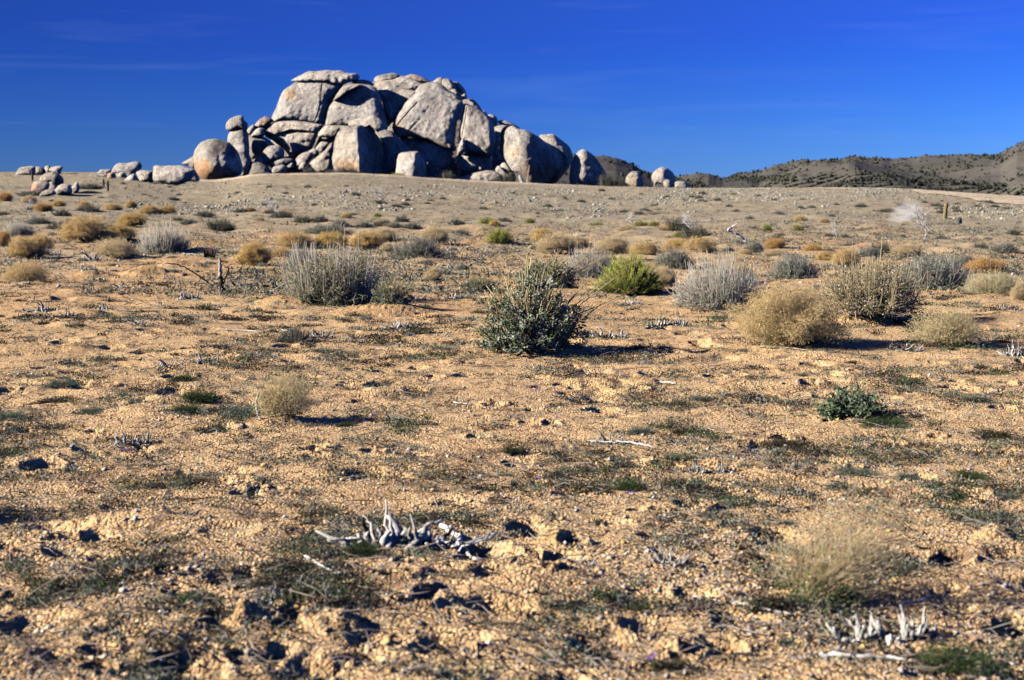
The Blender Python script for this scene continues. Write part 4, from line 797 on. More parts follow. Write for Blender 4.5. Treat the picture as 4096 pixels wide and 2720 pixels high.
def proto_mallow(rng, Hh=0.75, ns=210, nc=1100, name='mallow_bush', leafc=(0.31, 0.35, 0.23)):
    root = empty(name); st = MB(); lf = MB()
    d = dirs(rng, ns, 0.0, 1); tip = d * rng.uniform(0.75, 1.0, (ns, 1)) * [0.48, 0.48, Hh * 0.93]; b = tip * [0.3, 0.3, 0] + rng.normal(size=(ns, 3)) * [0.06, 0.06, 0] + [0, 0, -0.01]
    P = curve_paths(rng, b, tip, 0.25, 6, 0.03); cc = np.array([(0.52, 0.40, 0.15), (0.58, 0.50, 0.30), (0.60, 0.56, 0.47), (0.33, 0.24, 0.12)])[rng.integers(0, 4, ns)]
    tubes(st, P, np.array([[0.0062, 0.0058, 0.0054, 0.005, 0.004, 0.0025]]), cc * vary(rng, ns, (1, 1, 1), 0.1), 4)
    k = 42; d = dirs(rng, k, 0.5, 1); tip = d * rng.uniform(0.85, 1.16, (k, 1)) * [0.42, 0.42, Hh * 0.98]; b2 = tip * 0.5
    tubes(st, curve_paths(rng, b2, tip, 0.1, 4, 0.02), np.array([[0.0052, 0.005, 0.0046, 0.003]]), vary(rng, k, (0.62, 0.52, 0.30), 0.15, 0.05), 4)
    # low stems that flop outwards to the right
    k = 7; tip = np.stack([rng.uniform(0.45, 0.85, k), rng.uniform(-0.25, 0.1, k), rng.uniform(0.35, 0.72, k)], -1); b3 = np.stack([rng.uniform(0.1, 0.3, k), rng.uniform(-0.2, 0.1, k), rng.uniform(0.1, 0.3, k)], -1)
    tubes(st, curve_paths(rng, b3, tip, 0.1, 5, 0.03), np.array([[0.0055, 0.005, 0.0048, 0.004, 0.002]]), vary(rng, k, (0.62, 0.52, 0.30), 0.1, 0.04), 4)
    st.obj('stems', M_twig, root)
    # crinkled lobed leaves in bunches along the stems
    i = rng.integers(0, ns, nc); t = rng.beta(1.5, 0.95, nc) * 0.96 + 0.04; j = np.minimum((t * 5).astype(int), 4); f = (t * 5 - j)[:, None]; c0 = P[i, j] * (1 - f) + P[i, j + 1] * f + rng.normal(size=(nc, 3)) * 0.018
    m = 11; c1 = np.repeat(c0, m, 0) + rng.normal(size=(nc * m, 3)) * 0.014; c1[:, 2] = np.maximum(c1[:, 2], 0.01)
    pal = np.array([leafc, (0.17, 0.21, 0.12), (0.38, 0.40, 0.32), (0.10, 0.15, 0.06)])[rng.choice(4, nc, p=[0.45, 0.2, 0.25, 0.1])]
    leaves(lf, rng, c1, rng.uniform(0.014, 0.030, nc * m), np.repeat(pal, m, 0) * vary(rng, nc * m, (1, 1, 1), 0.2, 0.04), 0.2, 0.85); lf.obj('foliage', M_leaf, root)
    return root
def proto_mat(rng, Hh, n, lsz, cols, name='low_green_plant', sp=1.0):
    mb = MB(); d = dirs(rng, n, 0.0, 1); p = d * rng.uniform(0.45, 1.0, (n, 1)) * lumpy(d, 6.0, 0.55) * [0.46, 0.46, Hh]; p[:, 2] = np.abs(p[:, 2]) - 0.005
    leaves(mb, rng, p, rng.uniform(0.6, 1.4, n) * lsz, np.array(cols)[rng.integers(0, len(cols), n)] * vary(rng, n, (1, 1, 1), 0.25, 0.05), 0.4, 0.45)
    k = n // 6; o = p[:k] + d[:k] * rng.uniform(0.0, 0.06, (k, 1)); tubes(mb, np.stack([p[:k] * 0.6, o], 1), lsz * 0.07, np.array(cols)[0] * 1.1)
    root = empty(name); mb.obj('foliage', M_leaf, root); tb = MB(); kk = 30; d = dirs(rng, kk, 0.1, 1); tubes(tb, curve_paths(rng, rng.normal(size=(kk, 3)) * [0.03, 0.03, 0], d * [0.4, 0.4, Hh * 0.9], 0.2, 4, 0.02), 0.006, (0.20, 0.15, 0.09)); tb.obj('stems', M_twig, root)
    return root
def gnarl(rng, N, base, dir_, L, r0, K=6, wob=0.12, sides=6, char=0.3, pale=(0.50, 0.47, 0.43), mbx=None):
    t = np.linspace(0, 1, K)
    P = base[:, None] + dir_[:, None] * (L[:, None, None] * t[None, :, None]); w = np.cumsum(rng.normal(size=(N, K, 3)) * wob * L[:, None, None] / K * 1.8, axis=1); w[:, 0] = 0; P = P + w
    Rr = r0[:, None] * (1.1 - 0.75 * t[None]) * rng.uniform(0.75, 1.2, (N, K))
    c = np.broadcast_to(vary(rng, N, pale, 0.2, 0.03)[:, None], (N, K, 3)).copy() * rng.uniform(0.82, 1.1, (N, K, 1))
    bl = (rng.random((N, 1, 1)) < char) * (rng.random((N, K, 1)) < 0.75); c = np.where(bl, np.array([0.018, 0.016, 0.015]), c)
    tubes(mbx, P, Rr, c, sides); return P
def proto_stump(rng, n=28, Hh=0.3, char=0.25, row=True, r=0.024, name='dead_stump'):
    root = empty(name); cr_ = MB(); sp_ = MB()
    x = rng.uniform(-0.42, 0.42, n); y = rng.normal(size=n) * (0.09 if row else 0.12); b = np.stack([x, y, rng.uniform(-0.01, 0.04, n)], -1)
    d = unit(np.stack([x * 1.3 + rng.normal(size=n) * 0.28, y * 1.3 + rng.normal(size=n) * 0.3, rng.uniform(0.25, 1.2, n)], -1)); L = rng.uniform(0.4, 1.0, n) ** 1.3 * Hh * (1.15 - np.abs(x) * 1.0)
    gnarl(rng, n, b, d, L, rng.uniform(0.35, 1.15, n) * r, 6, 0.24, 6, char, mbx=sp_); 
    k = 15; x = np.linspace(-0.42, 0.38, k); b = np.stack([x, rng.normal(size=k) * 0.05, rng.uniform(0, 0.03, k)], -1); d = unit(np.stack([rng.choice([-1, 1], k) * 1.0, rng.normal(size=k) * 0.7, rng.uniform(-0.05, 0.25, k)], -1))
    gnarl(rng, k, b, d, rng.uniform(0.15, 0.38, k), rng.uniform(0.6, 1.3, k) * r, 6, 0.14, 6, char + 0.15, (0.52, 0.49, 0.45), mbx=cr_)
    cr_.obj('root_crown', M_wood, root, True); sp_.obj('broken_stems', M_wood, root, True); return root
def proto_tree(rng, Hh=1.0, levels=4, name='dead_tree', lean=(0.05, 0), n0=1, pale=(0.62, 0.58, 0.53), twigr=0.25, fork=3, spreadk=0.75, r=0.028):
    root = empty(name); tr = MB(); bw = MB()
    base = np.array([[0.0, 0, -0.02]]); dd = unit(np.array([[lean[0], lean[1], 1.0]])); L = np.array([Hh * 0.45]); rad = np.array([r]); mbx = tr
    for lv in range(levels):
        P = gnarl(rng, len(base), base, dd, L, rad, 6, 0.13, 5 if lv < 2 else 3, 0.05, pale, mbx=mbx); mbx = bw
        k = fork + (lv > 0); ii = np.repeat(np.arange(len(base)), k); tt = rng.integers(2, 6, len(ii)); nb = P[ii, tt]; nd_ = unit(dd[ii] + unit(rng.normal(size=(len(ii), 3)) * [1, 1, 0.6]) * spreadk + [0, 0, 0.15])
        base, dd, L, rad = nb, nd_, L[ii] * rng.uniform(0.5, 0.85, len(ii)), rad[ii] * 0.55
    tr.obj('trunk', M_wood, root, True); bw.obj('branches', M_wood, root, True); return root

PROTO = {}; USED = set()
def first(key, fn):
    if key not in PROTO: PROTO[key] = fn(); bpy.context.view_layer.update()
    return PROTO[key]
_g = lambda s: np.random.default_rng(s)
GOLD = (0.95, 0.63, 0.31); PALEG = (0.95, 0.69, 0.42); RUST = (0.86, 0.52, 0.22); YEL = (0.95, 0.62, 0.26); STRAW = (0.95, 0.73, 0.42)
SAGE = (0.20, 0.21, 0.16); DKSAGE = (0.10, 0.115, 0.075); GREYL = (0.28, 0.285, 0.21)
MAKE = {
 'hero_gold': lambda: proto_gold(_g(1), 0.68, 21000, 0.0012, (0.95, 0.66, 0.35), green=0.9, seed=1),
 'gold_a': lambda: proto_gold(_g(2), 0.66, 11000, 0.0026, GOLD, seed=2), 'gold_b': lambda: proto_gold(_g(3), 0.62, 11000, 0.0026, YEL, seed=3),
 'pale_a': lambda: proto_gold(_g(4), 0.60, 9000, 0.0024, PALEG, seed=4), 'pale_green': lambda: proto_gold(_g(5), 0.62, 9000, 0.0022, PALEG, green=0.6, airy=0.4, seed=5),
 'rust_a': lambda: proto_gold(_g(6), 0.60, 11000, 0.0026, RUST, seed=6), 'straw_open': lambda: proto_gold(_g(7), 0.70, 9000, 0.0018, STRAW, green=0.8, airy=0.9, seed=7),
 'straw_big': lambda: proto_gold(_g(8), 0.80, 2100, 0.0010, (0.95, 0.74, 0.45), green=0.2, airy=1.0, seed=8, name='dry_grass_clump', lean=0.55),
 'tumble': lambda: proto_gold(_g(9), 0.66, 5500, 0.0030, (0.95, 0.66, 0.35), airy=0.5, seed=9, name='tumbleweed'),
 'grass': lambda: proto_twiggy(_g(10), 0.6, 1500, (0.70, 0.60, 0.38), (0.6, 0.5, 0.3), 0, 0.01, white=200, white_c=(0.75, 0.66, 0.42), sr=0.0024, name='dry_grass_clump', upright=0.2),
 'sage_hero': lambda: proto_twiggy(_g(20), 0.74, 420, (0.50, 0.45, 0.31), (0.29, 0.295, 0.21), 17000, 0.024, white=120, sr=0.0045),
 'sage_white': lambda: proto_twiggy(_g(21), 0.60, 520, (0.60, 0.555, 0.47), GREYL, 6000, 0.020, white=260, sr=0.0045, leaf_top=0.6),
 'sage_white_hero': lambda: proto_twiggy(_g(22), 0.62, 700, (0.68, 0.63, 0.54), (0.32, 0.31, 0.24), 5000, 0.017, white=420, sr=0.0040, leaf_top=0.55),
 'sage_mid': lambda: proto_twiggy(_g(23), 0.58, 300, (0.42, 0.41, 0.36), GREYL, 9000, 0.026, white=60, sr=0.005), 'sage_mid2': lambda: proto_twiggy(_g(24), 0.52, 300, (0.36, 0.34, 0.29), SAGE, 9500, 0.026, white=25, sr=0.005),
 'sage_dark': lambda: proto_twiggy(_g(25), 0.52, 150, (0.20, 0.18, 0.14), (0.125, 0.145, 0.10), 6500, 0.034, white=8, sr=0.006, name='dark_shrub'), 'sage_dark2': lambda: proto_twiggy(_g(26), 0.46, 150, (0.24, 0.22, 0.18), (0.165, 0.185, 0.14), 6500, 0.034, white=14, sr=0.006, name='dark_shrub'),
 'seedy': lambda: proto_twiggy(_g(27), 0.62, 300, (0.60, 0.50, 0.31), (0.55, 0.50, 0.41), 9500, 0.017, white=110, white_c=(0.68, 0.57, 0.36), sr=0.0052, leaf_top=0.98, name='dry_seeding_bush', upright=0.1),
 'ephedra': lambda: proto_ephedra(_g(30), 0.66, 6500), 'ephedra_small': lambda: proto_ephedra(_g(31), 0.6, 2600),
 'mallow': lambda: proto_mallow(_g(32)), 'mallow_mid': lambda: proto_mallow(_g(33), 0.62, 130, 700, leafc=(0.24, 0.27, 0.20)),
 'leafy': lambda: proto_mat(_g(34), 0.46, 2600, 0.085, [(0.16, 0.21, 0.12), (0.22, 0.27, 0.19), (0.10, 0.15, 0.06)], 'leafy_rosette_plant'),
 'green': lambda: proto_mat(_g(35), 0.26, 6000, 0.032, [(0.055, 0.085, 0.03), (0.075, 0.11, 0.04), (0.04, 0.06, 0.028)]),
 'greygreen': lambda: proto_mat(_g(36), 0.24, 5000, 0.034, [(0.15, 0.19, 0.14), (0.20, 0.24, 0.19), (0.10, 0.14, 0.09)]),
 'darkmat': lambda: proto_mat(_g(37), 0.14, 5000, 0.034, [(0.07, 0.05, 0.035), (0.06, 0.085, 0.03), (0.10, 0.07, 0.05)], 'dark_mat_plant'),
 'stump_a': lambda: proto_stump(_g(40), 58, 0.34, 0.14, True, 0.033), 'stump_b': lambda: proto_stump(_g(41), 24, 0.40, 0.18, False, 0.062), 'stump_c': lambda: proto_stump(_g(42), 20, 0.42, 0.5, False, 0.05), 'stump_d': lambda: proto_stump(_g(43), 26, 0.45, 0.2, False, 0.03),
 'tree_a': lambda: proto_tree(_g(50), 1.0, 5, fork=3, lean=(0.0, 0), r=0.035), 'tree_b': lambda: proto_tree(_g(51), 0.9, 5, fork=3, lean=(-0.3, 0), spreadk=0.9, r=0.03),
}
def plant(kind, x, y, w, h, label, cat, group=None, rz=None, name=None):
    """x, y: foot of the plant in the overview; w, h: its size there"""
    hx, hy, hz_ = hit(x, y); m = mpp(hy); W = w * m
    hy2 = hy + 0.28 * W if cat not in ('stump',) else hy; hx2 = hx * hy2 / hy; z = float(H(hx2, hy2))
    p = first(kind, MAKE[kind])
    if kind in USED: o = copy_tree(p)
    else: o = p; USED.add(kind)
    if name: o.name = name
    o.location = (hx2, hy2, z - 0.01)
    if kind not in HGT:
        vs = []
        for c in p.children:
            a_ = np.empty(len(c.data.vertices) * 3, np.float32); c.data.vertices.foreach_get('co', a_); vs.append(a_.reshape(-1, 3))
        vs = np.concatenate(vs); q_ = np.percentile(vs, [0.35, 99.65], axis=0); HGT[kind] = (np.percentile(vs[:, 2], 99.95), (q_[1, 0] - q_[0, 0] + q_[1, 1] - q_[0, 1]) / 2)
    Hh, Ww = HGT[kind]
    s = W * (hy2 / hy) / Ww; sz = h * m * (hy2 / hy) / Hh
    o.scale = (s, s, float(np.clip(sz, s * 0.45, s * 1.8)))
    a = _rot.uniform(-0.5, 0.5) if rz is None else rz
    o.rotation_euler = (0, 0, a); tag(o, label, cat, group); return o
HGT = {}; _rot = np.random.default_rng(77)
# ------------------------------------------------------------------ placing the plants (x, y of the foot, width, height in overview pixels)
GB = 'golden rounded bushes on the plain'; SB = 'grey brush on the plain'; DB = 'dark low shrubs on the plain'; YB = 'yellow green ephedra bushes'
for a in [
 # golden balls
 ('hero_gold', 1812, 800, 240, 150, 'large golden fuzzy round bush with a green base, right of centre', 'bush', GB, 0.2),
 ('straw_open', 2182, 802, 165, 108, 'open straw coloured bush with small seed heads, right of the largest golden bush', 'bush', GB),
 ('tumble', 62, 655, 106, 62, 'wiry pale tumbleweed resting on the ground near the left edge', 'tumbleweed', None),
 ('gold_a', 62, 598, 92, 56, 'golden bush directly behind the wiry tumbleweed', 'bush', GB), ('gold_b', 92, 578, 60, 40, 'golden bush partly hidden behind the one above the tumbleweed', 'bush', GB),
 ('rust_a', 8, 570, 34, 54, 'brown shaded round bush cut by the left edge', 'bush', GB),
 ('gold_a', 198, 562, 122, 66, 'wide golden bush, largest of the cluster at left', 'bush', GB), ('gold_b', 272, 556, 78, 42, 'deep golden bush overlapping the right side of the widest left cluster bush', 'bush', GB),
 ('gold_b', 304, 524, 66, 36, 'round golden bush behind the left cluster, grey tuft at its foot', 'bush', GB), ('pale_green', 268, 598, 92, 54, 'pale fluffy bush with a green heart in front of the left golden cluster', 'bush', GB),
 ('gold_b', 584, 616, 84, 62, 'round golden bush with a dark base, between the burnt stump and the big grey bush', 'bush', GB), ('gold_a', 648, 604, 58, 36, 'small golden bush touching the left of the big grey bush', 'bush', GB),
 ('gold_a', 678, 574, 86, 42, 'golden bush behind the left shoulder of the big grey bush', 'bush', GB), ('gold_b', 762, 572, 88, 42, 'golden bush straight behind the tall white stem', 'bush', GB),
 ('gold_b', 842, 576, 80, 44, 'golden bush behind the right shoulder of the big grey bush', 'bush', GB), ('pale_a', 885, 558, 62, 38, 'brownish bush with a shaded side between two golden ones', 'bush', GB),
 ('pale_a', 1000, 566, 74, 48, 'pale golden bush behind the right of the leafy grey green bush', 'bush', GB), ('pale_a', 893, 580, 34, 24, 'small pale orange bush left of the leafy grey green bush', 'bush', GB),
 ('pale_a', 1234, 552, 30, 28, 'small pale bush left of the pair of big tan mounds', 'bush', GB), ('gold_b', 1250, 562, 56, 38, 'yellow bush peeking from behind the big tan mound', 'bush', GB),
 ('pale_a', 1282, 586, 96, 56, 'big tan mound shaped bush right of the yellow one', 'bush', GB), ('pale_a', 1330, 572, 60, 34, 'thin pinkish bush right of the big tan mound', 'bush', GB),
 ('pale_a', 1412, 588, 82, 50, 'tan mound bush with a dark right side above the ephedra', 'bush', GB), ('gold_a', 1488, 594, 76, 40, 'tan bush right behind the yellow green ephedra', 'bush', GB),
 ('gold_b', 1562, 588, 86, 40, 'bright golden dome behind the dark grey bush', 'bush', GB), ('gold_a', 1612, 592, 84, 48, 'golden mound with a shaded right end, rightmost of the row of big mounds', 'bush', GB),
 ('pale_a', 1530, 664, 66, 56, 'pale fuzzy bush hidden behind the right of the yellow green ephedra', 'bush', GB),
 ('rust_a', 1787, 574, 46, 28, 'small dark golden ball above a flat tan bush', 'bush', GB), ('pale_a', 1790, 590, 62, 18, 'flat tan bush under the small dark golden ball', 'bush', GB), ('gold_a', 1718, 590, 34, 16, 'little tan bush with a black twig beside it', 'bush', GB),
 ('rust_a', 1873, 586, 40, 26, 'small brown ball behind the grey bush right of centre', 'bush', GB), ('gold_b', 1902, 602, 46, 26, 'small golden bush between the brown ball and a larger golden bush', 'bush', GB), ('gold_a', 1948, 616, 66, 42, 'golden bush behind the straw coloured seeding bush', 'bush', GB),
 ('rust_a', 2270, 632, 88, 40, 'dark golden dome near the right edge', 'bush', GB), ('grass', 2292, 682, 126, 60, 'pale yellow dry grass clump in front of the dark golden dome', 'grass clump', None), ('pale_a', 2352, 692, 42, 78, 'pale bush cut by the right edge', 'bush', GB),
 ('pale_a', 2092, 592, 74, 34, 'pinkish tan bush behind the large grey bush at right', 'bush', GB), ('pale_a', 1000, 652, 46, 44, 'thin see through tan bush on a bare mound right of the big grey bush', 'bush', GB), ('gold_a', 1700, 655, 80, 50, 'orange tan bush glimpsed behind the white stemmed bush', 'bush', GB),
 ('rust_a', 12, 466, 34, 26, 'golden ball on the slope at the very left edge', 'bush', GB), ('pale_a', 68, 470, 36, 22, 'pale ball, second along the upper left row', 'bush', GB), ('rust_a', 101, 488, 42, 22, 'brown and gold ball below the upper left row', 'bush', GB),
 ('gold_b', 135, 478, 34, 18, 'pale gold ball above the dark shrub at left', 'bush', GB), ('gold_b', 195, 480, 30, 18, 'bright gold ball left of the grey twiggy shrub on the upper left', 'bush', GB), ('gold_a', 260, 488, 44, 20, 'gold bush in the middle of the upper left row', 'bush', GB),
 ('gold_a', 302, 480, 28, 20, 'small gold ball standing a little behind the upper left row', 'bush', GB), ('gold_a', 345, 494, 48, 22, 'gold bush below the grey scree at left', 'bush', GB), ('gold_b', 386, 494, 42, 22, 'last gold bush at the right end of the upper left row', 'bush', GB),
 ('gold_b', 574, 488, 26, 12, 'small orange ball right of a dark shrub near the far slope', 'bush', GB), ('gold_b', 660, 500, 30, 15, 'small orange ball behind two green shrubs', 'bush', GB), ('gold_b', 798, 503, 26, 13, 'small orange ball in open ground left of a green tuft', 'bush', GB),
 ('pale_a', 596, 512, 30, 14, 'small pale ball between two dark shrubs', 'bush', GB), ('gold_b', 1138, 524, 28, 18, 'little round orange ball before the small yellow green ephedra', 'bush', GB), ('pale_a', 1114, 540, 30, 20, 'little pale ball at the left of the medium ephedra', 'bush', GB),
 ('pale_a', 1445, 535, 50, 18, 'faint pale mound near the fallen bleached branches', 'bush', GB), ('gold_a', 1545, 532, 42, 20, 'tan ball left of the dark green shrub with dead branches', 'bush', GB), ('pale_a', 1060, 520, 26, 14, 'tiny pale ball left of the little orange one', 'bush', GB),
 ('gold_a', 1845, 512, 34, 16, 'tan ball on the rise right of a yellow tuft', 'bush', GB), ('gold_a', 2140, 540, 24, 10, 'tiny tan ball right of the bleached bare tree', 'bush', GB), ('gold_a', 1900, 514, 26, 12, 'tiny tan ball under the small bleached tree', 'bush', GB), ('pale_a', 880, 515, 40, 14, 'pale low ball behind the brownish bush', 'bush', GB),
 ('straw_open', 655, 968, 150, 122, 'sparse straw coloured bush with a green base and a curved white stick, left foreground', 'bush', None, 2.9), ('straw_big', 1860, 1405, 400, 300, 'large sparse dry grass clump leaning right in the right foreground', 'grass clump', None, 0.0),
 # grey brush
 ('sage_hero', 768, 706, 225, 138, 'big grey bush with yellowish stems and bare white tips, left of centre', 'bush', SB), ('mallow_mid', 902, 698, 95, 64, 'dark leafy bush joined to the shaded right side of the big grey bush', 'bush', SB), ('sage_mid', 700, 630, 90, 66, 'grey leafy bush crowding the back left of the big grey bush', 'bush', SB),
 ('sage_white', 380, 586, 112, 72, 'grey bush with white upright stems beside the golden cluster', 'bush', SB), ('sage_white', 42, 548, 66, 42, 'grey twiggy bush behind the golden bushes at the left edge', 'bush', SB), ('sage_white_hero', 1662, 715, 200, 128, 'bush of dense bleached white stems with tiny red flowers at its foot', 'bush', SB),
 ('sage_mid2', 1556, 620, 92, 54, 'dark grey bush in front of the bright golden dome', 'bush', SB), ('sage_mid', 1832, 642, 112, 64, 'grey bush with a pale crown behind the largest golden bush', 'bush', SB), ('seedy', 2000, 748, 235, 128, 'straw coloured bush of tall stems crowded with dry seed heads, right', 'bush', SB),
 ('sage_mid', 2148, 668, 176, 90, 'wide grey green bush at right, pale on top and dark at the base', 'bush', SB), ('sage_mid2', 966, 602, 122, 62, 'leafy grey green bush right of the golden row', 'bush', SB), ('sage_white', 1362, 640, 112, 74, 'pale stemmed grey bush left of the yellow green ephedra', 'bush', SB),
 ('mallow_mid', 1262, 672, 150, 92, 'grey green leafy bush directly behind the central bush', 'bush', SB), ('mallow_mid', 1106, 672, 84, 42, 'low dark leafy bush left of the central bush', 'bush', SB), ('mallow', 1218, 812, 250, 180, 'central leafy bush with yellow stems and crinkled grey green leaves', 'bush', None, 0.0),
 ('sage_dark2', 680, 790, 82, 46, 'small olive brush tuft with white twigs behind it, left of centre', 'bush', SB), ('sage_mid2', 2222, 620, 62, 38, 'grey green shrub behind the dark golden dome', 'bush', SB), ('sage_mid2', 2005, 594, 64, 28, 'dark grey shrub on a bare patch left of the pinkish tan bush', 'bush', SB),
 # ephedra
 ('ephedra', 1453, 684, 150, 100, 'large bright yellow green ephedra bush right of centre', 'bush', YB), ('ephedra_small', 1150, 562, 66, 40, 'medium yellow green ephedra behind the central bush', 'bush', YB), ('ephedra_small', 1122, 518, 44, 20, 'spreading yellow green ephedra behind the little orange ball', 'bush', YB),
 ('ephedra_small', 1223, 518, 26, 18, 'small upright yellow green ephedra in open ground above centre', 'bush', YB), ('ephedra_small', 1374, 524, 40, 14, 'thin yellowish ephedra lying low above the tan mounds', 'bush', YB), ('ephedra_small', 1477, 524, 42, 18, 'small yellow green ephedra beside fallen bleached branches', 'bush', YB), ('ephedra_small', 1508, 524, 30, 18, 'second yellow green ephedra touching the one by the fallen branches', 'bush', YB),
 ('ephedra_small', 1768, 532, 26, 18, 'small yellow tuft right of the leaning bleached branch', 'bush', YB), ('ephedra_small', 1839, 532, 30, 17, 'round green yellow tuft further right on the slope', 'bush', YB), ('ephedra_small', 870, 502, 22, 14, 'tiny yellow green tuft right of the small orange ball', 'bush', YB), ('ephedra_small', 1690, 452, 20, 10, 'tiny yellow green tuft high on the slope below the crest', 'bush', YB), ('sage_dark', 2337, 543, 28, 18, 'olive shrub beyond the short post at right', 'bush', YB),
 # dark shrubs
 ('sage_dark', 508, 534, 70, 34, 'dark green shrub, broadest one behind the burnt stump', 'shrub', DB), ('sage_dark2', 650, 506, 46, 26, 'grey green shrub below the small bare dead tree', 'shrub', DB), ('sage_dark', 700, 514, 44, 20, 'dark green shrub left of a grey green one in the middle distance', 'shrub', DB), ('sage_dark2', 738, 512, 38, 18, 'grey green shrub touching a dark green one in the middle distance', 'shrub', DB),
 ('sage_dark2', 468, 502, 42, 20, 'dark shrub above the broadest dark green shrub', 'shrub', DB), ('sage_dark2', 142, 498, 40, 20, 'dark round shrub below the pale gold ball at left', 'shrub', DB), ('sage_dark2', 205, 490, 56, 22, 'grey twiggy shrub right of the bright gold ball', 'shrub', DB), ('sage_dark2', 148, 530, 72, 26, 'low spreading grey green shrub behind the wide golden bush', 'shrub', DB), ('sage_mid2', 90, 516, 60, 20, 'thin grey green shrub left of the spreading one at left', 'shrub', DB),
 ('sage_dark', 412, 512, 34, 14, 'small dark shrub below the right end of the upper left row', 'shrub', DB), ('sage_dark2', 436, 518, 38, 16, 'small dark shrub left of the broadest dark green shrub', 'shrub', DB), ('sage_dark2', 555, 490, 36, 14, 'small dark shrub left of the small orange ball', 'shrub', DB), ('sage_dark2', 786, 525, 44, 24, 'upright grey green shrub above the golden row', 'shrub', DB), ('sage_dark2', 841, 525, 36, 18, 'round dark shrub behind a thin white stem', 'shrub', DB),
 ('sage_dark2', 870, 513, 34, 14, 'flat grey shrub above the round dark one behind the white stem', 'shrub', DB), ('sage_dark', 876, 522, 34, 14, 'dark shrub between two grey ones above the brownish bush', 'shrub', DB), ('sage_dark', 927, 512, 34, 18, 'green shrub right of the flat grey shrub', 'shrub', DB), ('sage_dark2', 912, 525, 36, 16, 'grey shrub just below the green one above the leafy bush', 'shrub', DB), ('sage_dark2', 950, 528, 44, 18, 'grey shrub above the leafy grey green bush', 'shrub', DB),
 ('sage_mid2', 755, 542, 110, 26, 'long low grey green shrub just above the golden row', 'shrub', DB), ('sage_dark2', 1050, 520, 34, 20, 'dark round shrub alone left of the spreading ephedra', 'shrub', DB), ('sage_dark2', 1060, 546, 54, 20, 'grey low shrub right of the pale golden bush', 'shrub', DB), ('sage_dark2', 1160, 512, 40, 14, 'dark low shrub behind the little orange ball', 'shrub', DB), ('sage_dark', 1560, 532, 60, 34, 'dark green shrub under the white dead branches', 'shrub', DB), ('sage_dark', 1605, 552, 70, 34, 'dark shrub in front of the white dead branches', 'shrub', DB),
 ('ephedra_small', 1570, 548, 40, 20, 'yellowish shrub between the two dark ones under the dead branches', 'shrub', DB), ('sage_mid2', 1740, 582, 44, 30, 'grey green shrub behind the little tan bush with the black twig', 'shrub', DB), ('sage_dark2', 1680, 580, 26, 14, 'small dark tuft left of the leaning bleached branch foot', 'shrub', DB), ('sage_dark2', 1790, 556, 36, 22, 'silvery shrub behind the small dark golden ball', 'shrub', DB), ('sage_dark2', 1958, 574, 46, 20, 'dark grey shrub in the open left of two green ones at right', 'shrub', DB),
 ('sage_mid2', 1910, 584, 36, 14, 'faint grey shrub left of the dark grey one at right', 'shrub', DB), ('sage_dark', 2032, 584, 52, 28, 'left one of two green shrubs below the bleached bare tree', 'shrub', DB), ('sage_mid2', 2075, 586, 52, 26, 'right one of two green shrubs below the bleached bare tree', 'shrub', DB), ('sage_dark', 2204, 582, 34, 14, 'dark green low shrub right of the two green shrubs', 'shrub', DB), ('sage_dark', 2262, 572, 36, 14, 'dark low shrub in open ground below the short post', 'shrub', DB), ('sage_mid2', 2315, 584, 70, 28, 'soft grey green mound shrub near the right edge', 'shrub', DB), ('sage_dark2', 2304, 602, 38, 20, 'dark shrub just below the soft grey green mound', 'shrub', DB),
 ('sage_dark2', 2170, 552, 30, 12, 'dark tuft left of the tall fence post foot', 'shrub', DB), ('sage_dark', 2160, 478, 34, 12, 'green and dark tuft under the dirt road', 'shrub', DB), ('sage_dark', 1912, 546, 22, 10, 'dark dot shrub left of the small bleached tree', 'shrub', DB), ('sage_dark', 1948, 548, 22, 12, 'dark dot shrub right of the small bleached tree', 'shrub', DB), ('sage_dark2', 2046, 490, 46, 12, 'dark flat shrub below the left end of the dirt road', 'shrub', DB), ('sage_dark2', 1985, 478, 30, 12, 'grey shrub left of the dark flat one under the road', 'shrub', DB), ('sage_dark', 2078, 548, 20, 10, 'dark dot shrub left of the bleached bare tree', 'shrub', DB),
 ('sage_dark2', 872, 470, 40, 12, 'dark smear of brush under the little bare snag on the slope', 'shrub', DB), ('sage_dark2', 210, 436, 60, 16, 'grey brush at the right foot of the stacked outcrop', 'shrub', DB), ('sage_dark2', 70, 452, 60, 12, 'grey brush on the slope left of the stacked outcrop', 'shrub', DB),
 # green plants in the foreground
 ('leafy', 1955, 962, 150, 74, 'compact rosette plant with broad crinkled green leaves, right foreground', 'plant', None, 0.0), ('green', 455, 930, 110, 35, 'bright green low bush, left foreground', 'plant', 'low green plants'), ('green', 425, 955, 90, 23, 'green mat joined to the lower left of the bright green bush', 'plant', 'low green plants'), ('greygreen', 315, 940, 70, 23, 'grey green tuft left of the bright green bush', 'plant', 'low green plants'),
 ('greygreen', 140, 896, 84, 24, 'grey green spiky tuft near the left edge', 'plant', 'low green plants'), ('greygreen', 210, 955, 90, 18, 'dull grey green mat below the spiky tuft at left', 'plant', 'low green plants'), ('greygreen', 25, 970, 90, 26, 'grey mat cut by the left edge', 'plant', 'low green plants'), ('green', 20, 1055, 60, 20, 'green mat cut by the left edge, below the grey one', 'plant', 'low green plants'), ('greygreen', 560, 958, 110, 23, 'grey green mat touching the left of the sparse straw bush', 'plant', 'low green plants'), ('green', 420, 880, 70, 23, 'dark green tuft behind the bright green bush', 'plant', 'low green plants'),
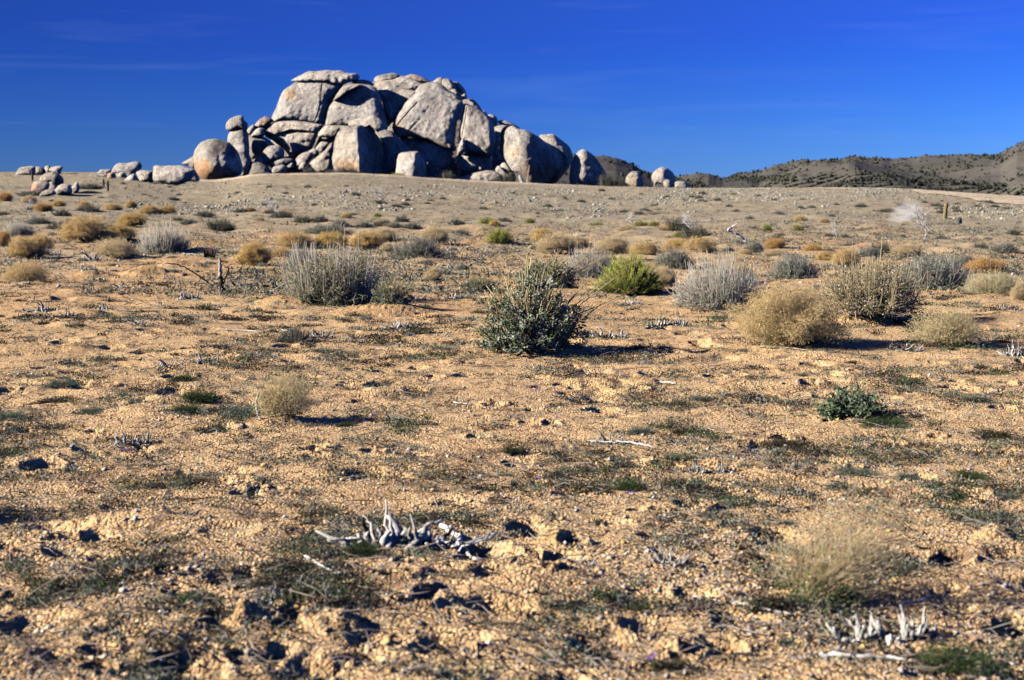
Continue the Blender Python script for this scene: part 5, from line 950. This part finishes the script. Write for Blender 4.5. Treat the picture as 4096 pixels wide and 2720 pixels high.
 ('green', 800, 985, 64, 15, 'green tuft right of the sparse straw bush', 'plant', 'low green plants'), ('darkmat', 480, 1000, 96, 17, 'flat brown mat below the bright green bush', 'plant', 'low green plants'), ('green', 830, 1285, 120, 37, 'dark green plant at the left foot of the big bleached root', 'plant', 'low green plants'), ('green', 1180, 1052, 72, 15, 'bright green mat in the middle foreground', 'plant', 'low green plants'), ('darkmat', 1275, 1105, 90, 15, 'dark green mat below the bright one in the middle foreground', 'plant', 'low green plants'),
 ('green', 1450, 1132, 84, 34, 'upright green plant on a dark mat, middle foreground', 'plant', 'low green plants'), ('darkmat', 1560, 1128, 150, 17, 'long dark mat right of the upright green plant', 'plant', 'low green plants'), ('darkmat', 1380, 1135, 90, 14, 'dark mat left of the upright green plant', 'plant', 'low green plants'), ('greygreen', 1472, 1002, 72, 23, 'silver grey tuft with upright tips, centre right', 'plant', 'low green plants'), ('greygreen', 1610, 925, 62, 17, 'green grey tuft behind the silver tuft', 'plant', 'low green plants'), ('greygreen', 1720, 1082, 60, 21, 'dark spiky tuft right of the burnt dug mound', 'plant', 'low green plants'),
 ('green', 1560, 1072, 100, 26, 'green mat around the two short grey stubs', 'plant', 'low green plants'), ('greygreen', 1690, 1158, 84, 15, 'grey mat below the dark spiky tuft', 'plant', 'low green plants'), ('green', 2200, 1560, 220, 48, 'large dark green plant in the lower right corner', 'plant', 'low green plants'), ('darkmat', 1540, 1550, 160, 34, 'dark mat with purple flower at the bottom edge', 'plant', 'low green plants'), ('green', 450, 1392, 120, 26, 'green brown mat in the lower left foreground', 'plant', 'low green plants'), ('darkmat', 690, 1250, 80, 17, 'brown mat left of the big bleached root', 'plant', 'low green plants'),
 ('greygreen', 905, 1430, 70, 26, 'grey green tuft beside the dark hollow at the bottom', 'plant', 'low green plants'), ('darkmat', 1800, 1032, 110, 20, 'dark mat with a bleached stub below it, right', 'plant', 'low green plants'), ('greygreen', 1960, 1095, 120, 18, 'grey green spread at right', 'plant', 'low green plants'), ('green', 2225, 1105, 100, 18, 'green patch at the right edge of the foreground', 'plant', 'low green plants'), ('greygreen', 2085, 1105, 56, 18, 'small green tuft left of the green patch at right', 'plant', 'low green plants'), ('green', 2030, 985, 130, 17, 'low dark green patch below the rosette plant', 'plant', 'low green plants'),
 ('greygreen', 1935, 1130, 90, 17, 'blue grey tuft above the leaning dry grass', 'plant', 'low green plants'), ('darkmat', 2000, 1145, 120, 15, 'dark thin mat right of the blue grey tuft', 'plant', 'low green plants'), ('greygreen', 1810, 1210, 50, 17, 'small green tuft left of the leaning dry grass', 'plant', 'low green plants'), ('greygreen', 1935, 1335, 100, 46, 'green leafy tuft inside the leaning dry grass', 'plant', 'low green plants'), ('greygreen', 2240, 925, 90, 14, 'thin green mat right of the rosette plant', 'plant', 'low green plants'),
 ('darkmat', 2280, 1010, 110, 21, 'dark and green mat near the right edge', 'plant', 'low green plants'), ('greygreen', 2310, 1150, 80, 15, 'blue green tuft right of the deep dug hole', 'plant', 'low green plants'), ('greygreen', 1115, 1440, 60, 14, 'pale grey mat near the bottom centre', 'plant', 'low green plants'), ('greygreen', 1250, 1530, 90, 23, 'pale green tuft near the bottom edge', 'plant', 'low green plants'), ('greygreen', 765, 1332, 60, 14, 'small grey cushion below the brown mat', 'plant', 'low green plants'),
 ('darkmat', 1030, 1330, 110, 23, 'dark brown mat below the trailing bleached branch', 'plant', 'low green plants'), ('greygreen', 1810, 1490, 46, 23, 'small green cushion below the foot of the leaning dry grass', 'plant', 'low green plants'), ('darkmat', 130, 930, 120, 15, 'dark flat mat below the spiky tuft at the left edge', 'plant', 'low green plants'), ('green', 1950, 905, 30, 9, 'tiny bright green sprig behind the rosette plant', 'plant', 'low green plants'),
]:
    plant(*a[:7], group=a[7] if len(a) > 7 else None, rz=a[8] if len(a) > 8 else None)
SF = 'tiny shrubs on the far slope'
gs = np.random.default_rng(21)
n_ = 0
while n_ < 120:
    x = gs.uniform(0, 2361); y = gs.uniform(np.interp(x, [0, 1000, 2361], [418, 424, 470]), 500)
    if (x < 220 and y < 450): continue
    w = gs.uniform(9, 22) * (0.7 + (y - 420) / 130)
    plant(['sage_dark', 'sage_dark2', 'sage_dark', 'sage_mid2'][gs.integers(0, 4)], x, y, w, w * gs.uniform(0.35, 0.5), 'tiny dark shrub, one of many specks scattered over the far slope below the boulders', 'shrub', SF); n_ += 1
SG = 'small tufts on the plain'
n_ = 0
while n_ < 90:
    x = gs.uniform(0, 2361); y = gs.uniform(505, 640) ** 1.0
    w = gs.uniform(12, 30) * (0.55 + (y - 480) / 180)
    plant(['sage_dark2', 'sage_mid2', 'pale_a', 'sage_mid', 'sage_dark2'][gs.integers(0, 5)], x, y, w, w * gs.uniform(0.3, 0.5), 'small scrubby tuft, one of many in the gaps between the bushes of the plain', 'tuft', SG); n_ += 1
# brush standing along the foot of the boulder pile
for (x, y, w, h, lab, kd) in [(2035, 718, 52, 50, 'green bush beside the white angular rock at the boulder pile', 'sage_dark'), (1360, 690, 60, 40, 'grey brush at the foot of the flat stacked slabs', 'sage_mid2'), (1238, 694, 50, 34, 'small dark green bush at the left foot of the largest front boulder', 'sage_dark'),
                              (1322, 694, 40, 24, 'tiny dark bush, middle one at the foot of the largest front boulder', 'sage_dark'), (1402, 698, 74, 42, 'dark green bush under the lit face of the largest front boulder', 'sage_dark'), (1795, 690, 56, 40, 'dark bush in the shade under the grey block of the dome', 'sage_dark'),
                              (1590, 718, 60, 20, 'low yellowish bush before the small square boulder', 'ephedra_small'), (660, 727, 36, 26, 'small dark bush at the foot of the long whitish outcrop', 'sage_dark'), (806, 722, 30, 16, 'tiny bush at the foot of the large round boulder', 'sage_dark'),
                              (2425, 750, 60, 64, 'black shaded bush right of the dark pointed boulder', 'sage_dark'), (2480, 752, 70, 50, 'dark rounded bush behind the cream stump shaped boulder', 'sage_dark'), (2640, 756, 50, 20, 'low grey brush at the foot of the mushroom shaped boulder', 'sage_mid2'), (1992, 700, 40, 26, 'small green bush behind the white angular rock', 'sage_dark')]:
    kd_ = first(kd, MAKE[kd]); o = copy_tree(kd_); Yd = 131.0 if x < 2300 else 130
    tx, tz = ray(x, y); W = w * Yd / F
    if kd not in HGT: HGT[kd] = (0.5, 1.0)
    o.location = (float(tx * Yd), Yd, float(H(tx * Yd, Yd)) - 0.1); o.scale = (W / HGT[kd][1], W / HGT[kd][1], h * Yd / F / HGT[kd][0] + 0.2); tag(o, lab, 'bush', 'bushes along the foot of the boulders')
# a bush just outside the frame on the left throws the long shadow seen on the ground
for kk_, ch in (('out', 0),):
    hx, hy, hz_ = hit(-40, 1215); p = first('sage_mid', MAKE['sage_mid']); o = copy_tree(p); o.location = (hx - 0.62, hy + 0.05, float(H(hx - 0.62, hy))); o.scale = (0.75, 0.75, 0.85); tag(o, 'grey bush just outside the left edge, its shadow crossing the foreground', 'bush')

# ------------------------------------------------------------------ bleached and burnt wood
WG = 'bleached broken stumps'; BT = 'dead bare snags'
for a in [
 ('stump_a', 945, 1255, 300, 92, 'long bleached root crown with many upright stubs, centre foreground', 'stump', WG, 0.0), ('stump_b', 2100, 1475, 130, 100, 'thick bleached white stubs, right of two clumps in the lower right corner', 'stump', WG, 0.3), ('stump_b', 1990, 1470, 120, 74, 'bleached stub clump left of the thick white stubs', 'stump', WG, 0.5), ('stump_d', 1888, 1445, 64, 34, 'small bleached stub cluster at the foot of the leaning dry grass', 'stump', WG),
 ('stump_c', 630, 1385, 84, 58, 'charred twisted stump at the left rim of the big hollow', 'stump', WG), ('stump_c', 690, 1362, 70, 46, 'charred stump with a pale side behind the big hollow', 'stump', WG, 1.2), ('stump_c', 752, 1388, 80, 44, 'charred and grey stump at the right rim of the big hollow', 'stump', WG, 2.2), ('stump_b', 305, 1025, 80, 40, 'grey split stump in the left foreground', 'stump', WG), ('stump_b', 475, 845, 60, 36, 'grey forked stump behind the bright green bush', 'stump', WG), ('stump_d', 390, 846, 66, 28, 'thin bleached stubs left of the grey forked stump', 'stump', WG),
 ('stump_a', 932, 757, 74, 26, 'row of bleached stubs right of the dug mound', 'stump', WG), ('stump_b', 1402, 778, 74, 28, 'bleached stubs right of the central bush', 'stump', WG), ('stump_c', 1562, 752, 46, 52, 'tall pale split stub beside charred wood', 'stump', WG), ('stump_c', 1518, 752, 60, 30, 'charred black wood left of the tall pale split stub', 'stump', WG, 0.9), ('stump_c', 370, 712, 50, 20, 'small grey and black stump in the open at left', 'stump', WG), ('stump_b', 436, 690, 46, 28, 'white gnarled stump left of the burnt pole', 'stump', WG),
 ('stump_d', 1535, 1296, 104, 56, 'burnt and bleached stump, right of centre in the foreground', 'stump', WG), ('stump_d', 1402, 1022, 66, 36, 'grey shredded stump above the long white stick', 'stump', WG), ('stump_a', 2345, 822, 60, 40, 'grey ribbed stump at the right edge', 'stump', WG), ('stump_d', 2085, 805, 80, 22, 'low bleached stubs under the open straw bush', 'stump', WG), ('stump_d', 902, 965, 40, 26, 'small pale stump in the middle left foreground', 'stump', WG), ('stump_d', 740, 778, 60, 26, 'white twigs behind the small olive tuft', 'stump', WG),
 ('stump_d', 1004, 780, 60, 18, 'flat bleached stubs left of the central bush', 'stump', WG), ('stump_a', 1466, 702, 60, 18, 'white stubs in front of the yellow green ephedra', 'stump', WG), ('stump_d', 1330, 1300, 90, 32, 'low bleached twisted wood left of the burnt stump', 'stump', WG), ('stump_c', 1602, 1090, 56, 40, 'two short grey stubs at the green mat', 'stump', WG), ('stump_c', 1660, 1090, 70, 38, 'brown rotten stump right of the two short grey stubs', 'stump', WG), ('stump_c', 1840, 1140, 50, 36, 'brown stump above the leaning dry grass', 'stump', WG),
 ('stump_c', 1748, 928, 60, 26, 'dark gnarled stump left of the rosette plant', 'stump', WG), ('stump_c', 1560, 1030 + 0, 0.1, 0.1, '', '', None) if False else ('stump_d', 1560, 1025, 50, 20, 'bleached bits above the green mat', 'stump', WG), ('stump_c', 1870, 1040, 44, 18, 'small pale stub under the dark mat at right', 'stump', WG), ('stump_d', 2035, 935, 80, 20, 'twisted grey wood right of the rosette plant', 'stump', WG), ('stump_c', 95, 720, 90, 28, 'dark wood pile near the left edge', 'stump', WG), ('stump_c', 155, 730, 60, 24, 'pale and dark stub right of the wood pile at the left edge', 'stump', WG),
 ('stump_c', 235, 714, 60, 20, 'small charred stump right of the wood pile', 'stump', WG), ('stump_d', 280, 666, 50, 16, 'low bleached ribs in open ground at left', 'stump', WG), ('stump_d', 412, 630, 30, 14, 'bleached ribs below the orange mound at left', 'stump', WG), ('stump_b', 205, 628, 34, 30, 'single pale leaning stub left of the orange mound', 'stump', WG), ('stump_b', 120, 592, 40, 26, 'white twig cluster right of the golden bushes at left', 'stump', WG), ('stump_d', 212, 600, 56, 26, 'white antler like twigs left of the pale fluffy bush', 'stump', WG), ('stump_d', 320, 750, 60, 20, 'grey curled wood in the open at left', 'stump', WG),
 ('stump_d', 545, 660, 40, 20, 'bleached twigs right of the burnt pole', 'stump', WG), ('stump_d', 960, 690, 50, 18, 'bleached twigs at the shadow tip of the big grey bush', 'stump', WG), ('stump_d', 1010, 648, 40, 16, 'white twigs beside the see through tan bush', 'stump', WG), ('stump_a', 1060, 690, 60, 22, 'bleached stub row left of the central bush', 'stump', WG), ('stump_c', 1035, 620, 36, 24, 'dark forked stub above the low dark leafy bush', 'stump', WG), ('stump_b', 1042, 578, 22, 34, 'pale upright stub on the bare mound behind the central bush', 'stump', WG), ('stump_c', 1290, 660, 40, 30, 'grey stub behind the central bush', 'stump', WG),
 ('stump_a', 1340, 546, 60, 10, 'low bleached ridge of wood among the distant mounds', 'stump', WG), ('stump_a', 2250, 664, 60, 22, 'white stub row before the pale grass clump', 'stump', WG), ('stump_c', 2160, 660, 60, 24, 'dark forked twigs before the wide grey green bush', 'stump', WG), ('stump_c', 2310, 720, 60, 26, 'grey knotted wood near the right edge', 'stump', WG), ('stump_d', 2270, 790, 60, 20, 'bleached curl of wood left of the grey ribbed stump', 'stump', WG), ('stump_d', 1870, 690, 40, 20, 'pale splinters beside the largest golden bush', 'stump', WG),
 ('tree_a', 2136, 556, 66, 88, 'bleached bare tree standing alone at right', 'dead tree', BT, 0.0), ('tree_b', 1612, 540, 80, 54, 'white dead branches arching over the dark shrubs', 'dead tree', BT, 0.2), ('tree_a', 630, 492, 42, 38, 'small bare dead tree on the left of the far slope', 'dead tree', BT), ('tree_a', 882, 468, 50, 30, 'little bare snag on the middle of the far slope', 'dead tree', BT), ('tree_b', 1466, 522, 50, 26, 'fallen bleached branches beside the small ephedra', 'dead tree', BT), ('tree_a', 1928, 555, 26, 50, 'small faint bleached tree at right', 'dead tree', BT), ('tree_a', 72, 490, 26, 34, 'forked white snag on the upper left', 'dead tree', BT), ('tree_a', 505, 452, 20, 26, 'tiny bare snag left on the far slope', 'dead tree', BT),
 ('tree_b', 1130, 590, 30, 24, 'low bare twigs before the medium ephedra', 'dead tree', BT),
]:
    plant(*a[:7], group=a[7], rz=a[8] if len(a) > 8 else None)
def stick(pts, r, label, col=(0.64, 0.61, 0.57), hgt=None, name='fallen_branch', cat='branch', group=None, char=None, on_ground=True):
    """a branch through overview points; hgt gives heights in metres above the ground (points are where its foot projects)"""
    P = []
    x0, y0 = pts[0]; fx, fy, fz = hit(x0, y0)
    for i, (x, y) in enumerate(pts):
        if on_ground: a, b, c = hit(x, y); P.append((a, b, max(c, float(H(a, b, True))) + r * 0.9 + 0.008))
        else: tx, tz = ray(x * S, y * S); P.append((tx * fy, fy, EYE + tz * fy))
    P = np.array(P, float); t = np.linspace(0, 1, len(P)); tt = np.linspace(0, 1, len(P) * 5); Q = np.stack([np.interp(tt, t, P[:, i]) for i in range(3)], 1); Q[1:-1] = 0.5 * Q[1:-1] + 0.25 * (Q[:-2] + Q[2:])
    Q = Q + _rot.normal(size=Q.shape) * r * 0.35; base = Q[0].copy(); mb = MB(); R_ = r * np.interp(tt, [0, 0.8, 1], [1, 0.7, 0.35]); c = np.broadcast_to(np.array(col, float), (1, len(Q), 3)) * _rot.uniform(0.8, 1.12, (1, len(Q), 1))
    if char: c = np.where((tt > char[0])[None, :, None] & (tt < char[1])[None, :, None], np.array([0.02, 0.018, 0.016]), c)
    tubes(mb, (Q - base)[None], R_[None], c, 6); o = mb.obj(name, M_wood, smooth=True); o.location = base
    if label: tag(o, label, cat, group)
    return o
SK = 'fallen bleached sticks'
stick([(1352, 1024), (1400, 1024), (1450, 1026), (1480, 1032), (1508, 1038)], 0.007, 'long straight white stick below the grey shredded stump', group=SK)
stick([(703, 1290), (740, 1312), (770, 1326), (792, 1332)], 0.006, 'thin white stick left of the dark green plant in the foreground', group=SK)
stick([(600, 968), (592, 945), (590, 920), (602, 892)], 0.008, 'curved white stick standing at the left of the sparse straw bush', group=SK, on_ground=False)
stick([(1600, 1386), (1640, 1392), (1700, 1398), (1760, 1412), (1830, 1425)], 0.006, 'long pale stick lying left of the leaning dry grass', group=SK)
stick([(1890, 1528), (1940, 1540), (1990, 1545), (2040, 1540), (2085, 1548)], 0.008, 'curved pale stick at the bottom right edge', group=SK)
stick([(2080, 1398), (2120, 1396), (2150, 1380)], 0.006, 'short pale stick behind the thick white stubs', group=SK)
stick([(1020, 1225), (1060, 1250), (1055, 1268), (1075, 1290), (1115, 1318)], 0.012, 'bleached bent branch trailing right from the long root crown', group=SK)
stick([(915, 910), (950, 912), (985, 916)], 0.004, 'fine pale twig in the middle left foreground', group=SK)
stick([(1045, 932), (1085, 936)], 0.006, 'short white twig left of the purple flower', group=SK)
stick([(612, 682), (640, 680), (690, 674)], 0.008, 'lower white stick lying at the left of the big grey bush', group=SK)
stick([(616, 676), (660, 652), (720, 610)], 0.007, 'upper white stick leaning into the left of the big grey bush', group=SK, on_ground=False)
stick([(805, 695), (806, 640), (800, 590), (808, 555)], 0.006, 'tall thin white stem rising from the middle of the big grey bush', col=(0.72, 0.69, 0.64), group=SK, on_ground=False)
stick([(708, 706), (760, 708), (800, 712)], 0.004, 'thin dark twig on the mound before the big grey bush', col=(0.3, 0.25, 0.2), group=SK)
stick([(1365, 690), (1395, 676), (1420, 668)], 0.007, 'pale twig below the left of the ephedra', group=SK)
stick([(505, 762), (560, 765), (608, 768)], 0.006, 'thin pale twig in open ground below the dug mounds', group=SK)
stick([(650, 765), (665, 768)], 0.01, 'short white chip left of the small olive tuft', group=SK)
stick([(1522, 884), (1560, 889)], 0.009, 'short white chip in the middle right foreground', group=SK)
stick([(1745, 800), (1800, 803), (1870, 812)], 0.005, 'long grey twig at the shadow of the largest golden bush', col=(0.45, 0.41, 0.36), group=SK)
stick([(660, 586), (720, 590), (790, 592)], 0.012, 'grey branch lying right of the grey bush near the rusty can', col=(0.4, 0.37, 0.33), group=SK) if False else None
stick([(385, 585), (430, 587), (475, 590)], 0.014, 'grey branch lying between the grey bush and the rusty can', col=(0.42, 0.39, 0.35), group=SK)
stick([(2352, 955), (2340, 930), (2325, 905)], 0.006, 'yellow green stem leaning in from the right edge', col=(0.45, 0.42, 0.14), on_ground=False, group=SK)
# burnt forked pole
root = empty('burnt_pole', hit(512, 675)); loc = np.array(root.location)
for nm, pts, r, ch in (('charred_trunk', [(514, 677), (512, 655), (508, 632), (508, 610), (506, 594)], 0.034, (0.0, 0.45)), ('side_branch', [(513, 660), (520, 640), (527, 628), (527, 612)], 0.016, (-1, 2)), ('long_arm', [(505, 668), (480, 652), (455, 634), (435, 620), (410, 610), (385, 606), (377, 608), (374, 622)], 0.013, (0.0, 0.7))):
    o = stick(pts, r, None, col=(0.36, 0.32, 0.27), name=nm, on_ground=False, char=ch); o.location = np.array(o.location) - loc + (0, hit(512, 675)[1] - o.location[1], 0) if False else (np.array(o.location) - loc); o.parent = root
tag(root, 'burnt forked pole with a long bent arm reaching left, left of the big grey bush', 'dead stump')
# leaning bleached branch in the middle distance
o = stick([(1722, 563), (1712, 548), (1698, 538), (1684, 534), (1676, 530), (1690, 522), (1702, 514)], 0.035, 'bleached branch leaning left in the middle distance', name='leaning_branch', cat='branch', on_ground=False)
# fence posts
def post(x, y, hpx, wm, label, col, tilt=0.0, top=None):
    hx, hy, hz_ = hit(x, y); hm = hpx * mpp(hy); m_ = simple_mat('post_wood', col, 12, 0.35)
    mb = MB(); P = np.array([[[0, 0, -0.15], [tilt * 0.3 * hm, 0, hm * 0.3], [tilt * 0.7 * hm, 0, hm * 0.7], [tilt * hm, 0, hm]]]); tubes(mb, P, np.array([[1.05, 1.0, 0.96, 0.9]]) * wm / 2, (1, 1, 1), 10)
    root = empty('fence_post', (hx, hy, hz_)); mb.obj('post', m_, root, True); cap = MB(); tubes(cap, np.array([[[tilt * hm, 0, hm - 0.01], [tilt * hm * 1.01, 0, hm + wm * 0.10], [tilt * hm * 1.01, 0, hm + wm * 0.16]]]), np.array([[0.97, 0.8, 0.3]]) * wm / 2, (0.8, 0.8, 0.8), 10); cap.obj('worn_top', m_, root, True)
    w = MB(); tubes(w, np.array([[[-wm * 0.5, -wm * 0.53, hm * 0.8], [0, -wm * 0.56, hm * 0.81], [wm * 0.5, -wm * 0.53, hm * 0.8], [wm * 0.56, 0, hm * 0.79], [wm * 0.5, wm * 0.5, hm * 0.8]]]) + [tilt * 0.8 * hm, 0, 0], 0.006, (1, 1, 1), 4); w.obj('wire_wrap', simple_mat('rusty_wire', (0.12, 0.08, 0.06), 30), root)
    tag(root, label, 'fence post', 'old fence posts')
post(2178, 505, 37, 0.17, 'tall brown wooden fence post right of the bleached bare tree', (0.20, 0.15, 0.07), 0.08)
post(2210, 519, 15, 0.24, 'short dark fence post stub right of the tall one', (0.10, 0.095, 0.09))
post(75, 417, 22, 0.14, 'thin post on the skyline beside the layered outcrop', (0.06, 0.055, 0.05))
post(239, 431, 17, 0.12, 'left one of two thin posts right of the stacked outcrop', (0.06, 0.055, 0.05))
post(249, 440, 22, 0.12, 'right one of two thin posts right of the stacked outcrop', (0.06, 0.055, 0.05))
# puff of dust drifting behind the bleached bare tree
hx, hy, hz_ = hit(2086, 530); mpd = mpp(hy + 6); md = bpy.data.materials.new('dust'); md.use_nodes = True; nt = md.node_tree; nt.nodes.clear()
o_ = nt.nodes.new('ShaderNodeOutputMaterial'); pv = nt.nodes.new('ShaderNodeVolumePrincipled'); pv.inputs['Color'].default_value = (0.95, 0.92, 0.85, 1); pv.inputs['Anisotropy'].default_value = 0.2
tc_ = nt.nodes.new('ShaderNodeTexCoord'); ln_ = nt.nodes.new('ShaderNodeVectorMath'); ln_.operation = 'LENGTH'; nt.links.new(tc_.outputs['Object'], ln_.inputs[0])
fo = mapr(nt, ln_.outputs['Value'], 1.0, 0.25, 0.0, 1.0); ns_ = noise_node(nt, tc_.outputs['Object'], 1.6, 4, 0.6); mu = nt.nodes.new('ShaderNodeMath'); mu.operation = 'MULTIPLY'; nt.links.new(fo, mu.inputs[0]); nt.links.new(mapr(nt, ns_, 0.35, 0.6, 0.0, 1.3), mu.inputs[1])
nt.links.new(mu.outputs[0], pv.inputs['Density']); nt.links.new(pv.outputs[0], o_.inputs['Volume'])
mb = MB(); tubes(mb, np.array([[(0, 0, math.sin(a)) for a in np.linspace(-1.57, 1.57, 13)]]), np.array([[max(math.cos(a), 0.01) for a in np.linspace(-1.57, 1.57, 13)]]), (1, 1, 1), 18); o = mb.obj('dust_cloud', md)
o.location = (hx * (hy + 6) / hy, hy + 6, float(H(hx * (hy + 6) / hy, hy + 6)) + 22 * mpd); o.scale = (44 * mpd, 1.2, 30 * mpd); o.rotation_euler = (0, -0.5, 0); tag(o, 'pale puff of dust behind the bleached bare tree', 'dust', kind='stuff')
# rusty can lying on its side
hx, hy, hz_ = hit(484, 594); root = empty('rusty_can', (hx, hy, hz_ + 0.085), 0.15); mr_ = simple_mat('rust', (0.045, 0.022, 0.018), 25, 0.5, 0.8)
mb = MB(); xs = [-0.12, -0.118, -0.115, -0.06, -0.055, -0.05, 0, 0.005, 0.05, 0.055, 0.06, 0.115, 0.118, 0.12]; rs_ = [0.094, 0.097, 0.09, 0.09, 0.094, 0.09, 0.09, 0.094, 0.09, 0.094, 0.09, 0.09, 0.097, 0.094]
tubes(mb, np.array([[(x, 0, 0) for x in xs]]), np.array([rs_]), (1, 1, 1), 20); mb.obj('can_body', mr_, root)
mb = MB(); tubes(mb, np.array([[(-0.121, 0, 0), (-0.119, 0, 0), (-0.116, 0, 0)]]), np.array([[0.086, 0.088, 0.088]]), (1, 1, 1), 20); mb.obj('can_lid', mr_, root); tag(root, 'rusty brown can lying on its side right of the grey bush with white stems', 'can')
# small flowers
def flower(x, y, r, col, label, h=0.05):
    hx, hy, hz_ = hit(x, y); rng = _rot; root = empty('wildflower', (hx, hy, hz_)); m = 5; a = np.arange(m) * 2 * math.pi / m; pm = MB()
    for k in range(3):
        c = np.array([rng.normal() * r, rng.normal() * r, h + rng.normal() * r * 0.3]); tip = c + np.stack([np.cos(a), np.sin(a), np.full(m, 0.35)], -1) * r; lft = c + np.stack([np.cos(a + 0.45), np.sin(a + 0.45), np.full(m, 0.25)], -1) * r * 0.7; rgt = c + np.stack([np.cos(a - 0.45), np.sin(a - 0.45), np.full(m, 0.25)], -1) * r * 0.7
        V = np.stack([np.broadcast_to(c, tip.shape), lft, tip, rgt], 1).reshape(-1, 3); pm.add(V, q=np.arange(m)[:, None] * 4 + [0, 1, 2, 3], c=col)
    pm.obj('petals', M_leaf, root); st = MB(); tubes(st, np.array([[[0, 0, -0.01], [0.003, 0, h * 0.5], [0, 0, h]]]), 0.0015, (0.12, 0.18, 0.06)); st.obj('stalk', M_leaf, root); tag(root, label, 'flower', 'small wildflowers')
PU = (0.28, 0.10, 0.62); ORG = (0.85, 0.13, 0.03)
flower(1236, 913, 0.016, PU, 'tiny purple flower in open gravel above the middle foreground'); flower(1449, 1160, 0.014, PU, 'tiny purple flower below the upright green plant'); flower(1240, 1127, 0.013, PU, 'tiny purple flower on the dark mat left of the upright green plant')
flower(288, 1057, 0.014, PU, 'tiny purple flower below the grey split stump'); flower(1505, 1552, 0.011, PU, 'tiny purple flower at the bottom edge')
flower(1620, 712, 0.020, ORG, 'red orange flower at the left foot of the white stemmed bush', 0.06); flower(1647, 716, 0.016, ORG, 'red orange flower under the middle of the white stemmed bush', 0.05); flower(1236, 765, 0.018, ORG, 'orange flower inside the central leafy bush', 0.12); flower(1122, 655, 0.016, ORG, 'orange flower on the low dark leafy bush', 0.2); flower(1040, 650 + 8, 0.02, ORG, 'orange flower left of the low dark leafy bush', 0.06)
